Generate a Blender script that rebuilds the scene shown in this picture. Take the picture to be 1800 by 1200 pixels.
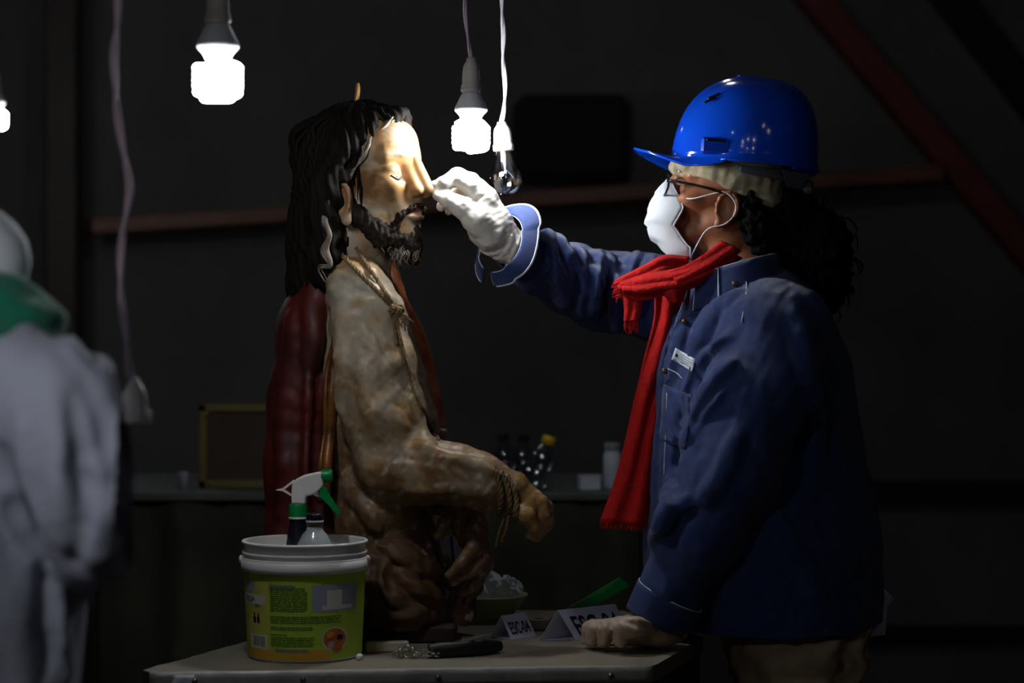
import bpy, bmesh, math, random
import numpy as np
from mathutils import Vector, Matrix
rng = np.random.default_rng(7); random.seed(7)
scene = bpy.context.scene
C = scene.collection
for o in list(bpy.data.objects): bpy.data.objects.remove(o)

# ------------------------------------------------ camera, world, light, exposure
ZC = 1.30                      # eye height of the camera (m)
ZT = 0.807                     # table top (m)
cam = bpy.data.cameras.new('camera'); camo = bpy.data.objects.new('camera', cam); C.objects.link(camo)
camo.location = (0, -3.5, ZC); camo.rotation_euler = (math.pi/2, 0, 0)
cam.sensor_width = 36; cam.lens = 73.5; cam.clip_start = 0.05
cam.dof.use_dof = True; cam.dof.focus_distance = 3.42; cam.dof.aperture_fstop = 2.8
scene.camera = camo
w = bpy.data.worlds.new('dark_hall'); scene.world = w; w.use_nodes = True
w.node_tree.nodes['Background'].inputs[0].default_value = (0.55, 0.6, 0.7, 1)
w.node_tree.nodes['Background'].inputs[1].default_value = 0.0015
vs = scene.view_settings
vs.view_transform = 'Standard'; vs.look = 'None'; vs.exposure = 0.0; vs.gamma = 1.0; vs.use_curve_mapping = False
BULB = 140.0                    # radiance of the lit fluorescent tubes

def unseen_lamp(x, y, z, power, r=0.03):
    l = bpy.data.lights.new('unseen_lamp', 'POINT'); l.energy = power; l.shadow_soft_size = r; l.color = (0.93, 0.97, 1.0)
    o = bpy.data.objects.new('unseen_lamp', l); C.objects.link(o); o.location = (x, y, z)
# unseen lights outside the frame; the small ones are bulbs the helmet mirrors
unseen_lamp(-0.72, -1.9, 1.45, 4.6)  # added to light the grey coat
unseen_lamp(-1.5, 1.9, 2.6, 1.0)  # added to lift the back wall
unseen_lamp(0.3, 1.0, 2.6, 6.0)  # added for the bowl and the bench clutter
for x_, y_, z_ in ((-0.4, -2.2, 2.6), (0.2, -2.3, 2.2), (0.5, -2.6, 2.35), (0.8, -2.3, 2.2), (1.3, -2.2, 2.7), (1.5, -2.0, 2.4)): unseen_lamp(x_, y_, z_, 0.5, 0.022)

# ------------------------------------------------ helpers
def sc_(y): return (3500.0 + y) / 3500.0 / 1.05           # mm per photo pixel at depth y (mm)
def P(px, py, y=0.0):                                     # photo pixel + depth -> world point in mm
    s = sc_(y)
    return np.array([(px-900)*s, y, ZC*1000-(py-600)*s])
def S(c):
    return tuple(((v/255)/12.92 if v/255 <= .04045 else ((v/255+.055)/1.055)**2.4) for v in c)
MATS = {}
def mat(name, col, rough=.6, metal=0., var=.0, vscale=20., bump=0., bscale=60., col2=None, spec=.5, sheen=0., coat=0., weave=0., attr=None, detail=6):
    if name in MATS: return MATS[name]
    m = bpy.data.materials.new(name); m.use_nodes = True
    nt = m.node_tree; b = nt.nodes['Principled BSDF']; L = nt.links.new
    b.inputs['Base Color'].default_value = (*col, 1); b.inputs['Roughness'].default_value = rough
    b.inputs['Metallic'].default_value = metal; b.inputs['Specular IOR Level'].default_value = spec
    b.inputs['Sheen Weight'].default_value = sheen; b.inputs['Coat Weight'].default_value = coat; b.inputs['Coat Roughness'].default_value = .06
    tc = nt.nodes.new('ShaderNodeTexCoord')
    src = None
    if attr:
        a = nt.nodes.new('ShaderNodeVertexColor'); a.layer_name = attr; src = a.outputs[0]
    if var > 0 or col2:
        n = nt.nodes.new('ShaderNodeTexNoise'); n.inputs['Scale'].default_value = vscale; n.inputs['Detail'].default_value = detail; n.inputs['Roughness'].default_value = .65
        L(tc.outputs['Object'], n.inputs['Vector'])
        r = nt.nodes.new('ShaderNodeValToRGB'); r.color_ramp.elements[0].position = .35; r.color_ramp.elements[1].position = .68
        L(n.outputs[0], r.inputs[0])
        if src is None:
            c2 = col2 or tuple(v*(1-var) for v in col)
            r.color_ramp.elements[0].color = (*c2, 1); r.color_ramp.elements[1].color = (*col, 1)
            src = r.outputs[0]
        else:
            c2 = col2 or (1-var,)*3
            r.color_ramp.elements[0].color = (*c2, 1); r.color_ramp.elements[1].color = (1, 1, 1, 1)
            mx = nt.nodes.new('ShaderNodeMix'); mx.data_type = 'RGBA'; mx.blend_type = 'MULTIPLY'; mx.inputs[0].default_value = 1
            L(src, mx.inputs[6]); L(r.outputs[0], mx.inputs[7]); src = mx.outputs[2]
    if src is not None: L(src, b.inputs['Base Color'])
    h = None
    if weave > 0:
        wv = nt.nodes.new('ShaderNodeTexWave'); wv.bands_direction = 'DIAGONAL'; wv.inputs['Scale'].default_value = weave; wv.inputs['Distortion'].default_value = 1.5
        L(tc.outputs['Object'], wv.inputs['Vector']); h = wv.outputs[1]
    if bump > 0:
        n2 = nt.nodes.new('ShaderNodeTexNoise'); n2.inputs['Scale'].default_value = bscale; n2.inputs['Detail'].default_value = 5
        L(tc.outputs['Object'], n2.inputs['Vector'])
        if h is not None:
            ad = nt.nodes.new('ShaderNodeMath'); ad.operation = 'ADD'; L(h, ad.inputs[0]); L(n2.outputs[0], ad.inputs[1]); h = ad.outputs[0]
        else: h = n2.outputs[0]
        bp = nt.nodes.new('ShaderNodeBump'); bp.inputs['Strength'].default_value = bump; bp.inputs['Distance'].default_value = .004
        L(h, bp.inputs['Height']); L(bp.outputs[0], b.inputs['Normal'])
    MATS[name] = m; return m
def emit(name, col, strength):
    m = bpy.data.materials.new(name); m.use_nodes = True; b = m.node_tree.nodes['Principled BSDF']
    b.inputs['Base Color'].default_value = (.8, .8, .8, 1)
    b.inputs['Emission Color'].default_value = (*col, 1); b.inputs['Emission Strength'].default_value = strength
    MATS[name] = m; return m
def clear(name, col=(1, 1, 1), gloss=.1, rough=.03):      # thin clear glass or plastic wall
    m = bpy.data.materials.new(name); m.use_nodes = True; nt = m.node_tree; nt.nodes.clear(); L = nt.links.new
    out = nt.nodes.new('ShaderNodeOutputMaterial'); tr = nt.nodes.new('ShaderNodeBsdfTransparent'); gl = nt.nodes.new('ShaderNodeBsdfGlossy')
    mx = nt.nodes.new('ShaderNodeMixShader'); lw = nt.nodes.new('ShaderNodeLayerWeight'); lw.inputs[0].default_value = .35
    mr = nt.nodes.new('ShaderNodeMapRange'); mr.inputs[3].default_value = gloss; mr.inputs[4].default_value = .7
    L(lw.outputs['Facing'], mr.inputs[0]); L(mr.outputs[0], mx.inputs[0])
    tr.inputs[0].default_value = (*col, 1); gl.inputs['Roughness'].default_value = rough
    L(tr.outputs[0], mx.inputs[1]); L(gl.outputs[0], mx.inputs[2]); L(mx.outputs[0], out.inputs[0])
    MATS[name] = m; return m

def thing(name, label, cat, loc=(0, 0, 0), group=None):   # an Empty at a thing's base, loc in mm
    o = bpy.data.objects.new(name, None); C.objects.link(o); o.empty_display_size = .05
    o.location = Vector(loc)*.001
    tag(o, label, cat, group); return o
def tag(o, label, cat, group=None):
    o['label'] = label; o['category'] = cat
    if group: o['group'] = group
    return o
def mesh(name, v, faces, m, parent=None, smooth=True, label=None, kind=None, cols=None, mats=None, midx=None):
    """verts in world mm; faces: (n,4)/(n,3) array, or list of tuples"""
    v = np.asarray(v, float)*.001
    off = np.zeros(3)
    if parent is not None:
        p = parent
        while p is not None:
            off = off + np.array(p.location); p = p.parent
    else:
        off = np.array([(v[:, 0].min()+v[:, 0].max())/2, (v[:, 1].min()+v[:, 1].max())/2, v[:, 2].min()])
    me = bpy.data.meshes.new(name)
    if isinstance(faces, np.ndarray):
        n, k = faces.shape
        me.vertices.add(len(v)); me.vertices.foreach_set('co', (v-off).astype(np.float32).ravel())
        me.loops.add(n*k); me.loops.foreach_set('vertex_index', faces.astype(np.int32).ravel())
        me.polygons.add(n); me.polygons.foreach_set('loop_start', np.arange(0, n*k, k, dtype=np.int32))
        try: me.polygons.foreach_set('loop_total', np.full(n, k, dtype=np.int32))
        except Exception: pass
        me.update(calc_edges=True); me.validate()
    else:
        me.from_pydata([tuple(x) for x in (v-off)], [], [tuple(int(i) for i in f) for f in faces]); me.update()
    if cols is not None:
        a = me.color_attributes.new('tint', 'FLOAT_COLOR', 'POINT')
        cc = np.ones((len(v), 4), np.float32); cc[:, :3] = cols; a.data.foreach_set('color', cc.ravel())
    for q in (mats or [m]): me.materials.append(q)
    if midx is not None: me.polygons.foreach_set('material_index', np.asarray(midx, np.int32))
    if smooth: me.polygons.foreach_set('use_smooth', np.ones(len(me.polygons), bool))
    o = bpy.data.objects.new(name, me); C.objects.link(o)
    if parent is not None: o.parent = parent
    else: o.location = off
    if label: o['label'] = label
    if kind: o['kind'] = kind
    return o
class MB:                                                  # collects shapes into one mesh
    def __init__(s): s.v = []; s.f = []; s.n = 0
    def add(s, v, f):
        v = np.asarray(v, float); s.v.append(v); s.f += [tuple(int(i)+s.n for i in q) for q in f]; s.n += len(v); return s
    def build(s, name, m, parent=None, **k): return mesh(name, np.vstack(s.v), s.f, m, parent, **k)
def box(c, h, rz=0., bev=0.):                              # centre, half sizes (mm) -> chamfered box
    b = min(bev, min(h)*.9)
    pts = []
    if b <= 0:
        for i in (-1, 1):
            for j in (-1, 1):
                for k in (-1, 1): pts.append((i*h[0], j*h[1], k*h[2]))
    else:
        for i in (-1, 1):
            for j in (-1, 1):
                for k in (-1, 1):
                    pts += [(i*h[0], j*(h[1]-b), k*(h[2]-b)), (i*(h[0]-b), j*h[1], k*(h[2]-b)), (i*(h[0]-b), j*(h[1]-b), k*h[2])]
    bm = bmesh.new()
    for p in pts: bm.verts.new(p)
    bmesh.ops.convex_hull(bm, input=bm.verts)
    bmesh.ops.dissolve_limit(bm, angle_limit=.01, verts=bm.verts, edges=bm.edges)
    bm.verts.index_update()
    v = np.array([x.co[:] for x in bm.verts]); f = [[x.index for x in q.verts] for q in bm.faces]; bm.free()
    c_, s_ = math.cos(rz), math.sin(rz)
    v = v @ np.array([[c_, s_, 0], [-s_, c_, 0], [0, 0, 1]])
    return v+np.array(c, float), f
def frames(p):
    p = np.asarray(p, float); t = np.gradient(p, axis=0); t /= np.linalg.norm(t, axis=1)[:, None]+1e-9
    u = np.cross(t[0], [0, 1, .01]);
    if np.linalg.norm(u) < .1: u = np.cross(t[0], [1, 0, 0])
    u /= np.linalg.norm(u); U = []
    for k in range(len(p)):
        u = u-t[k]*np.dot(u, t[k]); u /= np.linalg.norm(u)+1e-9; U.append(u)
    U = np.array(U); return t, U, np.cross(t, U)
def spline(p, n=8):                                        # Catmull-Rom
    p = np.asarray(p, float)
    if len(p) < 3: return np.linspace(p[0], p[-1], n+1)
    q = np.vstack([2*p[0]-p[1], p, 2*p[-1]-p[-2]]); out = []
    for i in range(1, len(q)-2):
        for t in np.linspace(0, 1, n, endpoint=False):
            a, b, c, d = q[i-1:i+3]
            out.append(.5*((2*b)+(-a+c)*t+(2*a-5*b+4*c-d)*t*t+(-a+3*b-3*c+d)*t**3))
    out.append(p[-1]); return np.array(out)
def tube(p, r, n=10, flat=1.0):
    p = np.asarray(p, float); k = len(p); r = np.full(k, r, float) if np.isscalar(r) else np.interp(np.linspace(0, 1, k), np.linspace(0, 1, len(r)), r)
    t, U, W = frames(p); a = np.linspace(0, 2*np.pi, n, endpoint=False)
    v = (p[:, None, :]+r[:, None, None]*(np.cos(a)[None, :, None]*U[:, None, :]+flat*np.sin(a)[None, :, None]*W[:, None, :])).reshape(-1, 3)
    f = [(i*n+j, i*n+(j+1) % n, (i+1)*n+(j+1) % n, (i+1)*n+j) for i in range(k-1) for j in range(n)]
    f += [tuple(range(n))[::-1], tuple(range((k-1)*n, k*n))]
    return v, f
def rope(p, r, pitch=None, n=7):                           # three twisted strands
    p = np.asarray(p, float); d = np.r_[0, np.cumsum(np.linalg.norm(np.diff(p, axis=0), axis=1))]
    m = max(12, int(d[-1]/(r*.8))); s = np.linspace(0, d[-1], m)
    q = np.stack([np.interp(s, d, p[:, i]) for i in range(3)], 1); t, U, W = frames(q); pitch = pitch or r*7
    b = MB()
    for k in range(3):
        a = s/pitch*2*np.pi+k*2.094
        b.add(*tube(q+(r*.5)*(np.cos(a)[:, None]*U+np.sin(a)[:, None]*W), r*.56, n))
    return np.vstack(b.v), b.f
def lathe(prof, c, n=48, axis=None, a0=0., a1=2*np.pi):    # prof [(r,z)], c base centre; axis optional unit vector
    prof = np.asarray(prof, float); full = a1-a0 > 6.28
    a = np.linspace(a0, a1, n, endpoint=not full)
    v = np.stack([prof[:, None, 0]*np.cos(a), prof[:, None, 0]*np.sin(a), np.broadcast_to(prof[:, None, 1], (len(prof), n))], -1).reshape(-1, 3)
    f = []
    for i in range(len(prof)-1):
        for j in range(n if full else n-1):
            f.append((i*n+j, i*n+(j+1) % n, (i+1)*n+(j+1) % n, (i+1)*n+j))
    if axis is not None:
        q = Vector((0, 0, 1)).rotation_difference(Vector(axis)).to_matrix(); v = v @ np.array(q).T
    return v+np.array(c, float), f
def ell_mesh(c, r, n=20, m=12):
    th = np.linspace(0, np.pi, m)
    return lathe([(r*math.sin(t), -r*math.cos(t)) for t in th], c, n) if np.isscalar(r) else (
        lambda q: ((q[0])*np.array(r)+np.array(c), q[1]))(lathe([(math.sin(t), -math.cos(t)) for t in th], (0, 0, 0), n))
def prism(poly, vec, cen=None):                            # polygon (k,3) extruded by vec
    p = np.asarray(poly, float); k = len(p)
    v = np.vstack([p, p+np.asarray(vec, float)])
    f = [tuple(range(k))[::-1], tuple(range(k, 2*k))]+[(i, (i+1) % k, k+(i+1) % k, k+i) for i in range(k)]
    return v, f
def sheet(grid, th=1.2):                                   # (nu,nv,3) grid -> thick sheet
    g = np.asarray(grid, float); nu, nv = g.shape[:2]
    du = np.gradient(g, axis=0); dv = np.gradient(g, axis=1); n = np.cross(du, dv); n /= np.linalg.norm(n, axis=2)[..., None]+1e-9
    v = np.vstack([(g-n*th/2).reshape(-1, 3), (g+n*th/2).reshape(-1, 3)]); N = nu*nv; f = []
    for i in range(nu-1):
        for j in range(nv-1):
            a = i*nv+j; f.append((a, a+1, a+nv+1, a+nv)); f.append((N+a, N+a+nv, N+a+nv+1, N+a+1))
    for i in range(nu-1):
        for j in (0, nv-1):
            a = i*nv+j; b = a+nv; f.append((a, b, N+b, N+a) if j == 0 else (b, a, N+a, N+b))
    for j in range(nv-1):
        for i in (0, nu-1):
            a = i*nv+j; b = a+1; f.append((b, a, N+a, N+b) if i == 0 else (a, b, N+b, N+a))
    return v, f
def text2d(s, size, off=0.):                                       # flat text mesh, (verts xy in mm, faces)
    cu = bpy.data.curves.new('t', 'FONT'); cu.body = s; cu.size = size; cu.resolution_u = 3; cu.offset = off
    o = bpy.data.objects.new('t', cu); C.objects.link(o); dg = bpy.context.evaluated_depsgraph_get(); dg.update()
    me = bpy.data.meshes.new_from_object(o.evaluated_get(dg))
    v = np.array([x.co[:2] for x in me.vertices]); f = [tuple(q.vertices) for q in me.polygons]
    bpy.data.objects.remove(o); bpy.data.meshes.remove(me); bpy.data.curves.remove(cu)
    return v, f
def wob(p, seed, wl, n=14):                                # smooth pseudo noise from random waves, ~[-1,1]
    r = np.random.default_rng(seed); p = np.asarray(p, np.float32); out = np.zeros(p.shape[:-1], np.float32)
    for _ in range(n):
        d = r.normal(size=3); d /= np.linalg.norm(d); k = 2*np.pi/(wl*r.uniform(.6, 1.6))
        out += np.sin(p @ (d*k).astype(np.float32)+r.uniform(0, 6.28)).astype(np.float32)
    return out/math.sqrt(n)

# ------------------------------------------------ signed distance sculpting
class Vol:
    def __init__(s, lo, hi, h):
        s.h = h; s.lo = np.array(lo, float); s.n = np.ceil((np.array(hi)-s.lo)/h).astype(int)+1
        s.ax = [(s.lo[i]+h*np.arange(s.n[i])).astype(np.float32) for i in range(3)]
        s.f = np.full(s.n, 60., np.float32)
    def _sub(s, lo, hi):
        sl = []; 
        for i in range(3):
            a = int(np.floor((lo[i]-s.lo[i])/s.h)); b = int(np.ceil((hi[i]-s.lo[i])/s.h))+1
            a = max(a, 0); b = min(b, s.n[i])
            if b <= a: return None
            sl.append(slice(a, b))
        X = s.ax[0][sl[0]][:, None, None]; Y = s.ax[1][sl[1]][None, :, None]; Z = s.ax[2][sl[2]][None, None, :]
        return tuple(sl), X, Y, Z
    def _op(s, sl, d, k, op):
        f = s.f[sl]; 
        if op == 'u':
            if k > 0: h = np.maximum(k-np.abs(f-d), 0); s.f[sl] = np.minimum(f, d)-h*h/(4*k)
            else: s.f[sl] = np.minimum(f, d)
        else:
            d = -d if op == 's' else d
            if k > 0: h = np.maximum(k-np.abs(f-d), 0); s.f[sl] = np.maximum(f, d)+h*h/(4*k)
            else: s.f[sl] = np.maximum(f, d)
    def cap(s, a, b, ra, rb=None, k=0., op='u', sc=(1, 1, 1)):
        a = np.array(a, float); b = np.array(b, float); rb = ra if rb is None else rb; sc = np.array(sc, float)
        m = max(ra, rb)*max(1., sc.max())+k+4*s.h; q = s._sub(np.minimum(a, b)-m, np.maximum(a, b)+m)
        if q is None: return s
        sl, X, Y, Z = q; A = a/sc; B = b/sc; ba = B-A; l2 = max(float(ba @ ba), 1e-6)
        X, Y, Z = X/sc[0]-A[0], Y/sc[1]-A[1], Z/sc[2]-A[2]
        t = np.clip((X*ba[0]+Y*ba[1]+Z*ba[2])/l2, 0, 1).astype(np.float32)
        d = np.sqrt((X-t*ba[0])**2+(Y-t*ba[1])**2+(Z-t*ba[2])**2)-(ra+(rb-ra)*t)
        s._op(sl, (d*float(sc.min())).astype(np.float32), k, op); return s
    def chain(s, pts, k=0., op='u', sc=(1, 1, 1)):          # pts: (xyz, r)
        for (a, ra), (b, rb) in zip(pts[:-1], pts[1:]): s.cap(a, b, ra, rb, k, op, sc)
        return s
    def ell(s, c, r, k=0., op='u', R=None):
        c = np.array(c, float); r = np.array(r, float); m = r.max()+k+4*s.h; q = s._sub(c-m, c+m)
        if q is None: return s
        sl, X, Y, Z = q; X, Y, Z = X-c[0], Y-c[1], Z-c[2]
        if R is not None: X, Y, Z = (R[0][0]*X+R[0][1]*Y+R[0][2]*Z, R[1][0]*X+R[1][1]*Y+R[1][2]*Z, R[2][0]*X+R[2][1]*Y+R[2][2]*Z)
        k0 = np.sqrt((X/r[0])**2+(Y/r[1])**2+(Z/r[2])**2); k1 = np.sqrt((X/r[0]**2)**2+(Y/r[1]**2)**2+(Z/r[2]**2)**2)
        d = np.where(k1 > 1e-6, k0*(k0-1)/np.maximum(k1, 1e-6), -r.min())
        s._op(sl, d.astype(np.float32), k, op); return s
    def bx(s, c, h, k=0., op='u', rd=4.):
        c = np.array(c, float); h = np.array(h, float); q = s._sub(c-h-k-4*s.h, c+h+k+4*s.h)
        if q is None: return s
        sl, X, Y, Z = q
        dx, dy, dz = np.abs(X-c[0])-h[0]+rd, np.abs(Y-c[1])-h[1]+rd, np.abs(Z-c[2])-h[2]+rd
        d = np.sqrt(np.maximum(dx, 0)**2+np.maximum(dy, 0)**2+np.maximum(dz, 0)**2)+np.minimum(np.maximum(np.maximum(dx, dy), dz), 0)-rd
        s._op(sl, d.astype(np.float32), k, op); return s
    def fn(s, g, k=0., op='i'):                             # any function of X,Y,Z over the whole grid
        X, Y, Z = s.ax[0][:, None, None], s.ax[1][None, :, None], s.ax[2][None, None, :]
        s._op((slice(None),)*3, np.broadcast_to(g(X, Y, Z), s.f.shape).astype(np.float32), k, op); return s
    def val(s, p):
        i = np.clip(np.rint((np.asarray(p)-s.lo)/s.h).astype(int), 0, s.n-1); return s.f[tuple(i.T)]
    def hit(s, px, py, y0=-420., y1=420.):                  # first surface point behind a photo pixel
        ys = np.arange(y0, y1, s.h*.5); k = sc_(ys); p = np.stack([(px-900)*k, ys, ZC*1000-(py-600)*k], 1)
        ok = np.all((p >= s.lo) & (p <= s.lo+s.h*(s.n-1)), axis=1); v = np.where(ok, s.val(p), 60.)
        j = np.argmax(v < 0)
        if not (v < 0).any(): j = int(np.argmin(v))
        if j > 0 and v[j] < 0 and v[j-1] > 0:
            t = v[j-1]/(v[j-1]-v[j]); return p[j-1]+(p[j]-p[j-1])*t
        return p[j]
    def ridge(s, pts, r, lift, k=6., op='u', n=5):          # a fold (or, op 's', a groove) along photo pixels
        q = spline(np.array(pts, float), n); r = np.interp(np.linspace(0, 1, len(q)), np.linspace(0, 1, len(np.atleast_1d(r))), np.atleast_1d(r)) if len(np.atleast_1d(r)) > 1 else np.full(len(q), float(np.atleast_1d(r)[0]))
        w = [s.hit(*x) for x in q]
        tt = np.sin(np.pi*np.linspace(.03, .97, len(q)))**.7
        w = [x+np.array([0, (rr-lift*t) if op == 'u' else -(rr-lift*t), 0]) for x, rr, t in zip(w, r, tt)]
        return s.chain(list(zip(w, r)), k, op)
    def surf(s, smooth=1):
        f = s.f; n = np.array(f.shape); neg = f < 0
        c = np.zeros(n-1, np.int8)
        for i in (0, 1):
            for j in (0, 1):
                for k in (0, 1): c += neg[i:n[0]-1+i, j:n[1]-1+j, k:n[2]-1+k]
        idx = np.argwhere((c > 0) & (c < 8)); vid = np.full(n-1, -1, np.int32); vid[tuple(idx.T)] = np.arange(len(idx))
        acc = np.zeros((len(idx), 3)); cnt = np.zeros(len(idx))
        cor = [(i, j, k) for i in (0, 1) for j in (0, 1) for k in (0, 1)]
        val = {q: f[idx[:, 0]+q[0], idx[:, 1]+q[1], idx[:, 2]+q[2]] for q in cor}
        for a in cor:
            for e in range(3):
                if a[e]: continue
                b = list(a); b[e] = 1; b = tuple(b); va, vb = val[a], val[b]; m = (va < 0) != (vb < 0)
                t = np.where(m, va/np.where(m, va-vb, 1), 0); p = np.array(a, float)[None]+t[:, None]*(np.array(b)-np.array(a))[None]
                acc[m] += p[m]; cnt[m] += 1
        v = s.lo+(idx+acc/cnt[:, None])*s.h; fs = []
        for e in range(3):
            u, w_ = (e+1) % 3, (e+2) % 3
            sl0 = [slice(1, -1)]*3; sl0[e] = slice(0, -1); sl1 = [slice(1, -1)]*3; sl1[e] = slice(1, None)
            A = neg[tuple(sl0)]; B = neg[tuple(sl1)]; g = np.argwhere(A != B)
            if not len(g): continue
            off = np.ones(3, int); off[e] = 0; g0 = g+off; flip = A[tuple(g.T)]
            def vv(du, dw):
                q = g0.copy(); q[:, u] -= du; q[:, w_] -= dw; return vid[tuple(q.T)]
            qd = np.stack([vv(1, 1), vv(0, 1), vv(0, 0), vv(1, 0)], 1); qd[~flip] = qd[~flip][:, ::-1]; fs.append(qd)
        F = np.vstack(fs); F = F[(F >= 0).all(1)]
        for _ in range(smooth): v = relax(v, F)
        return v, F
def relax(v, F, lam=.5):
    a = np.zeros_like(v); c = np.zeros(len(v))
    for i in range(4):
        for j in (1, 3): np.add.at(a, F[:, i], v[F[:, (i+j) % 4]]); np.add.at(c, F[:, i], 1)
    return v+lam*(a/np.maximum(c, 1)[:, None]-v)
def largest(v, F):                                         # drop loose specks
    lab = np.arange(len(v))
    for _ in range(400):
        m = lab[F].min(1); old = lab.copy()
        for i in range(4): np.minimum.at(lab, F[:, i], m)
        lab = lab[lab]
        if (lab == old).all(): break
    k = np.bincount(lab).argmax(); keep = lab == k; idx = np.cumsum(keep)-1
    return v[keep], idx[F[keep[F].all(1)]]
def vnorm(v, F):
    n = np.cross(v[F[:, 2]]-v[F[:, 0]], v[F[:, 3]]-v[F[:, 1]]); a = np.zeros_like(v)
    for i in range(4): np.add.at(a, F[:, i], n)
    return a/(np.linalg.norm(a, axis=1)[:, None]+1e-9)
def join(*vf):
    V = []; F = []; n = 0
    for v, f in vf: V.append(v); F.append(np.asarray(f)+n); n += len(v)
    return np.vstack(V), np.vstack(F)
def px_chain(pts):                                         # (px,py,y,r_px) -> (xyz, r mm)
    return [(P(a, b, y), r*sc_(y)) for a, b, y, r in pts]
def drape(vol, cor, nu, nv, lift=1.0):                     # grid lying on a volume's surface inside four photo pixels
    cor = np.array(cor, float); u = np.linspace(0, 1, nu)[:, None, None]; w_ = np.linspace(0, 1, nv)[None, :, None]
    q = (1-u)*(1-w_)*cor[0]+u*(1-w_)*cor[1]+u*w_*cor[2]+(1-u)*w_*cor[3]
    g = np.array([[vol.hit(*q[i, j]) for j in range(nv)] for i in range(nu)]); g[..., 1] -= lift
    return g, q
def draped_line(vol, pts, lift, n=6):
    w_ = np.array([vol.hit(*x) for x in spline(np.array(pts, float), n)])
    y = w_[:, 1].copy()
    for _ in range(2): y[1:-1] = (y[:-2]+2*y[1:-1]+y[2:])/4
    w_[:, 1] = y-lift; return w_
# ================================================= the hall
M_PLAST = mat('dim_plaster', S((92, 90, 89)), .9, var=.35, vscale=1.2, bump=.2, bscale=12)
M_FLOOR = mat('worn_floor', S((90, 80, 72)), .8, var=.4, vscale=3, bump=.2, bscale=20)
M_BEAM = mat('brown_beam', S((116, 66, 44)), .5, var=.5, vscale=5, bump=.3, bscale=30)
M_BLACK = mat('black_paint', S((20, 20, 20)), .9, var=.3, vscale=8)
M_DKWOOD = mat('dark_wood', S((52, 40, 32)), .6, var=.5, vscale=6, bump=.3)
M_REDB = mat('red_beam', S((110, 40, 36)), .7, var=.4, vscale=5)
M_OLIVE = mat('olive_cloth', S((58, 58, 44)), .9, var=.5, vscale=5, bump=.4, bscale=20)
def struct(name, v, f, m, **k):
    o = mesh(name, v, f, m, smooth=False, **k); o['kind'] = 'structure'; return o
struct('floor', *box((0, -1400, -50), (4600, 4800, 50)), M_FLOOR)
struct('ceiling', *box((0, -1400, 3650), (4600, 4800, 50)), M_PLAST)
struct('wall_back', *box((0, 3450, 1800), (4600, 50, 1800)), M_PLAST)
struct('wall_left', *box((-4650, -1400, 1800), (50, 4800, 1800)), M_PLAST)
struct('wall_right', *box((4650, -1400, 1800), (50, 4800, 1800)), M_PLAST)
struct('wall_front', *box((0, -6250, 1800), (4600, 50, 1800)), M_PLAST)
# low panelling on the right of the back wall, with dark rails
z0 = P(1700, 862, 3400)[2]; zl = P(1700, 1112, 3400)[2]
struct('trim_1', *box((2300, 3375, z0), (1300, 28, 34), 0, 6), M_BLACK)
struct('trim_2', *box((2300, 3380, zl), (1300, 24, 26), 0, 6), M_BLACK)
struct('baseboard_back', *box((0, 3385, 70), (4600, 16, 70), 0, 4), M_DKWOOD)
tag(mesh('post', *box(P(112, 300, 3150)*[1, 1, 0]+[0, 0, 1800], (52, 52, 1796), 0, 8), M_DKWOOD, smooth=False), 'dark square wooden post standing against the back wall at left', 'post')
# brown plank rail running up to the right across the wall
def plank(name, a, b, hy, hz, m, label, cat):
    a = np.array(a, float); b = np.array(b, float); d = b-a; L_ = np.linalg.norm(d); u = d/L_; w3 = np.array([0, 1., 0]); n3 = np.cross(u, w3)
    v, f = box((0, 0, 0), (L_/2, hy, hz), 0, 5); v = (a+b)/2+v[:, :1]*u+v[:, 1:2]*w3+v[:, 2:]*n3
    return tag(mesh(name, v, f, m, smooth=False), label, cat)
plank('rail', P(170, 400, 3312), P(1650, 306, 3312), 90, 26, M_BEAM, 'long brown wooden rail across the dark back wall behind both figures', 'rail')
plank('slanting_beam', P(1330, -120, 3340), P(1900, 560, 3340), 60, 44, M_REDB, 'dull red beam slanting down the back wall at upper right', 'beam')
plank('slanting_beam', P(1560, -140, 3345), P(2000, 420, 3345), 60, 44, M_BLACK, 'blackish beam slanting at the upper right corner above the red one', 'beam')
sp = thing('black_box', 'large black box standing on the brown rail behind the hanging bulbs', 'box', P(1005, 322, 3300))
c_ = P(1005, 246, 3300); mesh('housing', *box(c_, (190, 80, 142), 0, 34), M_BLACK, sp, smooth=False)
# back bench with dark cloth and the clutter on it
tb = thing('back_bench', 'long dark bench with a grey top edge behind the statue', 'bench', P(640, 1180, 1500)*[1, 1, 0])
M_BTOP = mat('bench_top', S((84, 84, 84)), .6, var=.3, vscale=8)
zt = P(0, 866, 1150)[2]
mesh('bench_top', *box((P(650, 0, 1150)[0], 1500, zt-9), (640, 350, 9), 0, 3), M_BTOP, tb, smooth=False)
gx = np.linspace(P(165, 0, 1150)[0], P(1130, 0, 1150)[0], 90); gz = np.linspace(zt-18, 180, 12)
g = np.array([[(x, 1175+10*math.sin(x*.045)+8*math.sin(x*.021+1)*(1+(zt-z)/400), z) for z in gz] for x in gx]); mesh('hanging_cloth', *sheet(g, 3), M_OLIVE, tb)
for sx in (-600, 560):
    for sy in (1250, 1780): mesh('leg', *box((P(650, 0, 1150)[0]+sx, sy, (zt-18)/2), (25, 25, (zt-18)/2)), M_DKWOOD, tb, smooth=False)
pf = thing('framed_panel', 'brown framed wooden panel with dull gilt edges leaning on the back bench', 'panel', P(415, 862, 1300))
M_FRAME = mat('dull_gilt_frame', S((120, 102, 52)), .5, var=.4, vscale=12); M_PANEL = mat('brown_panel', S((66, 44, 30)), .6, var=.4, vscale=6)
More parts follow.
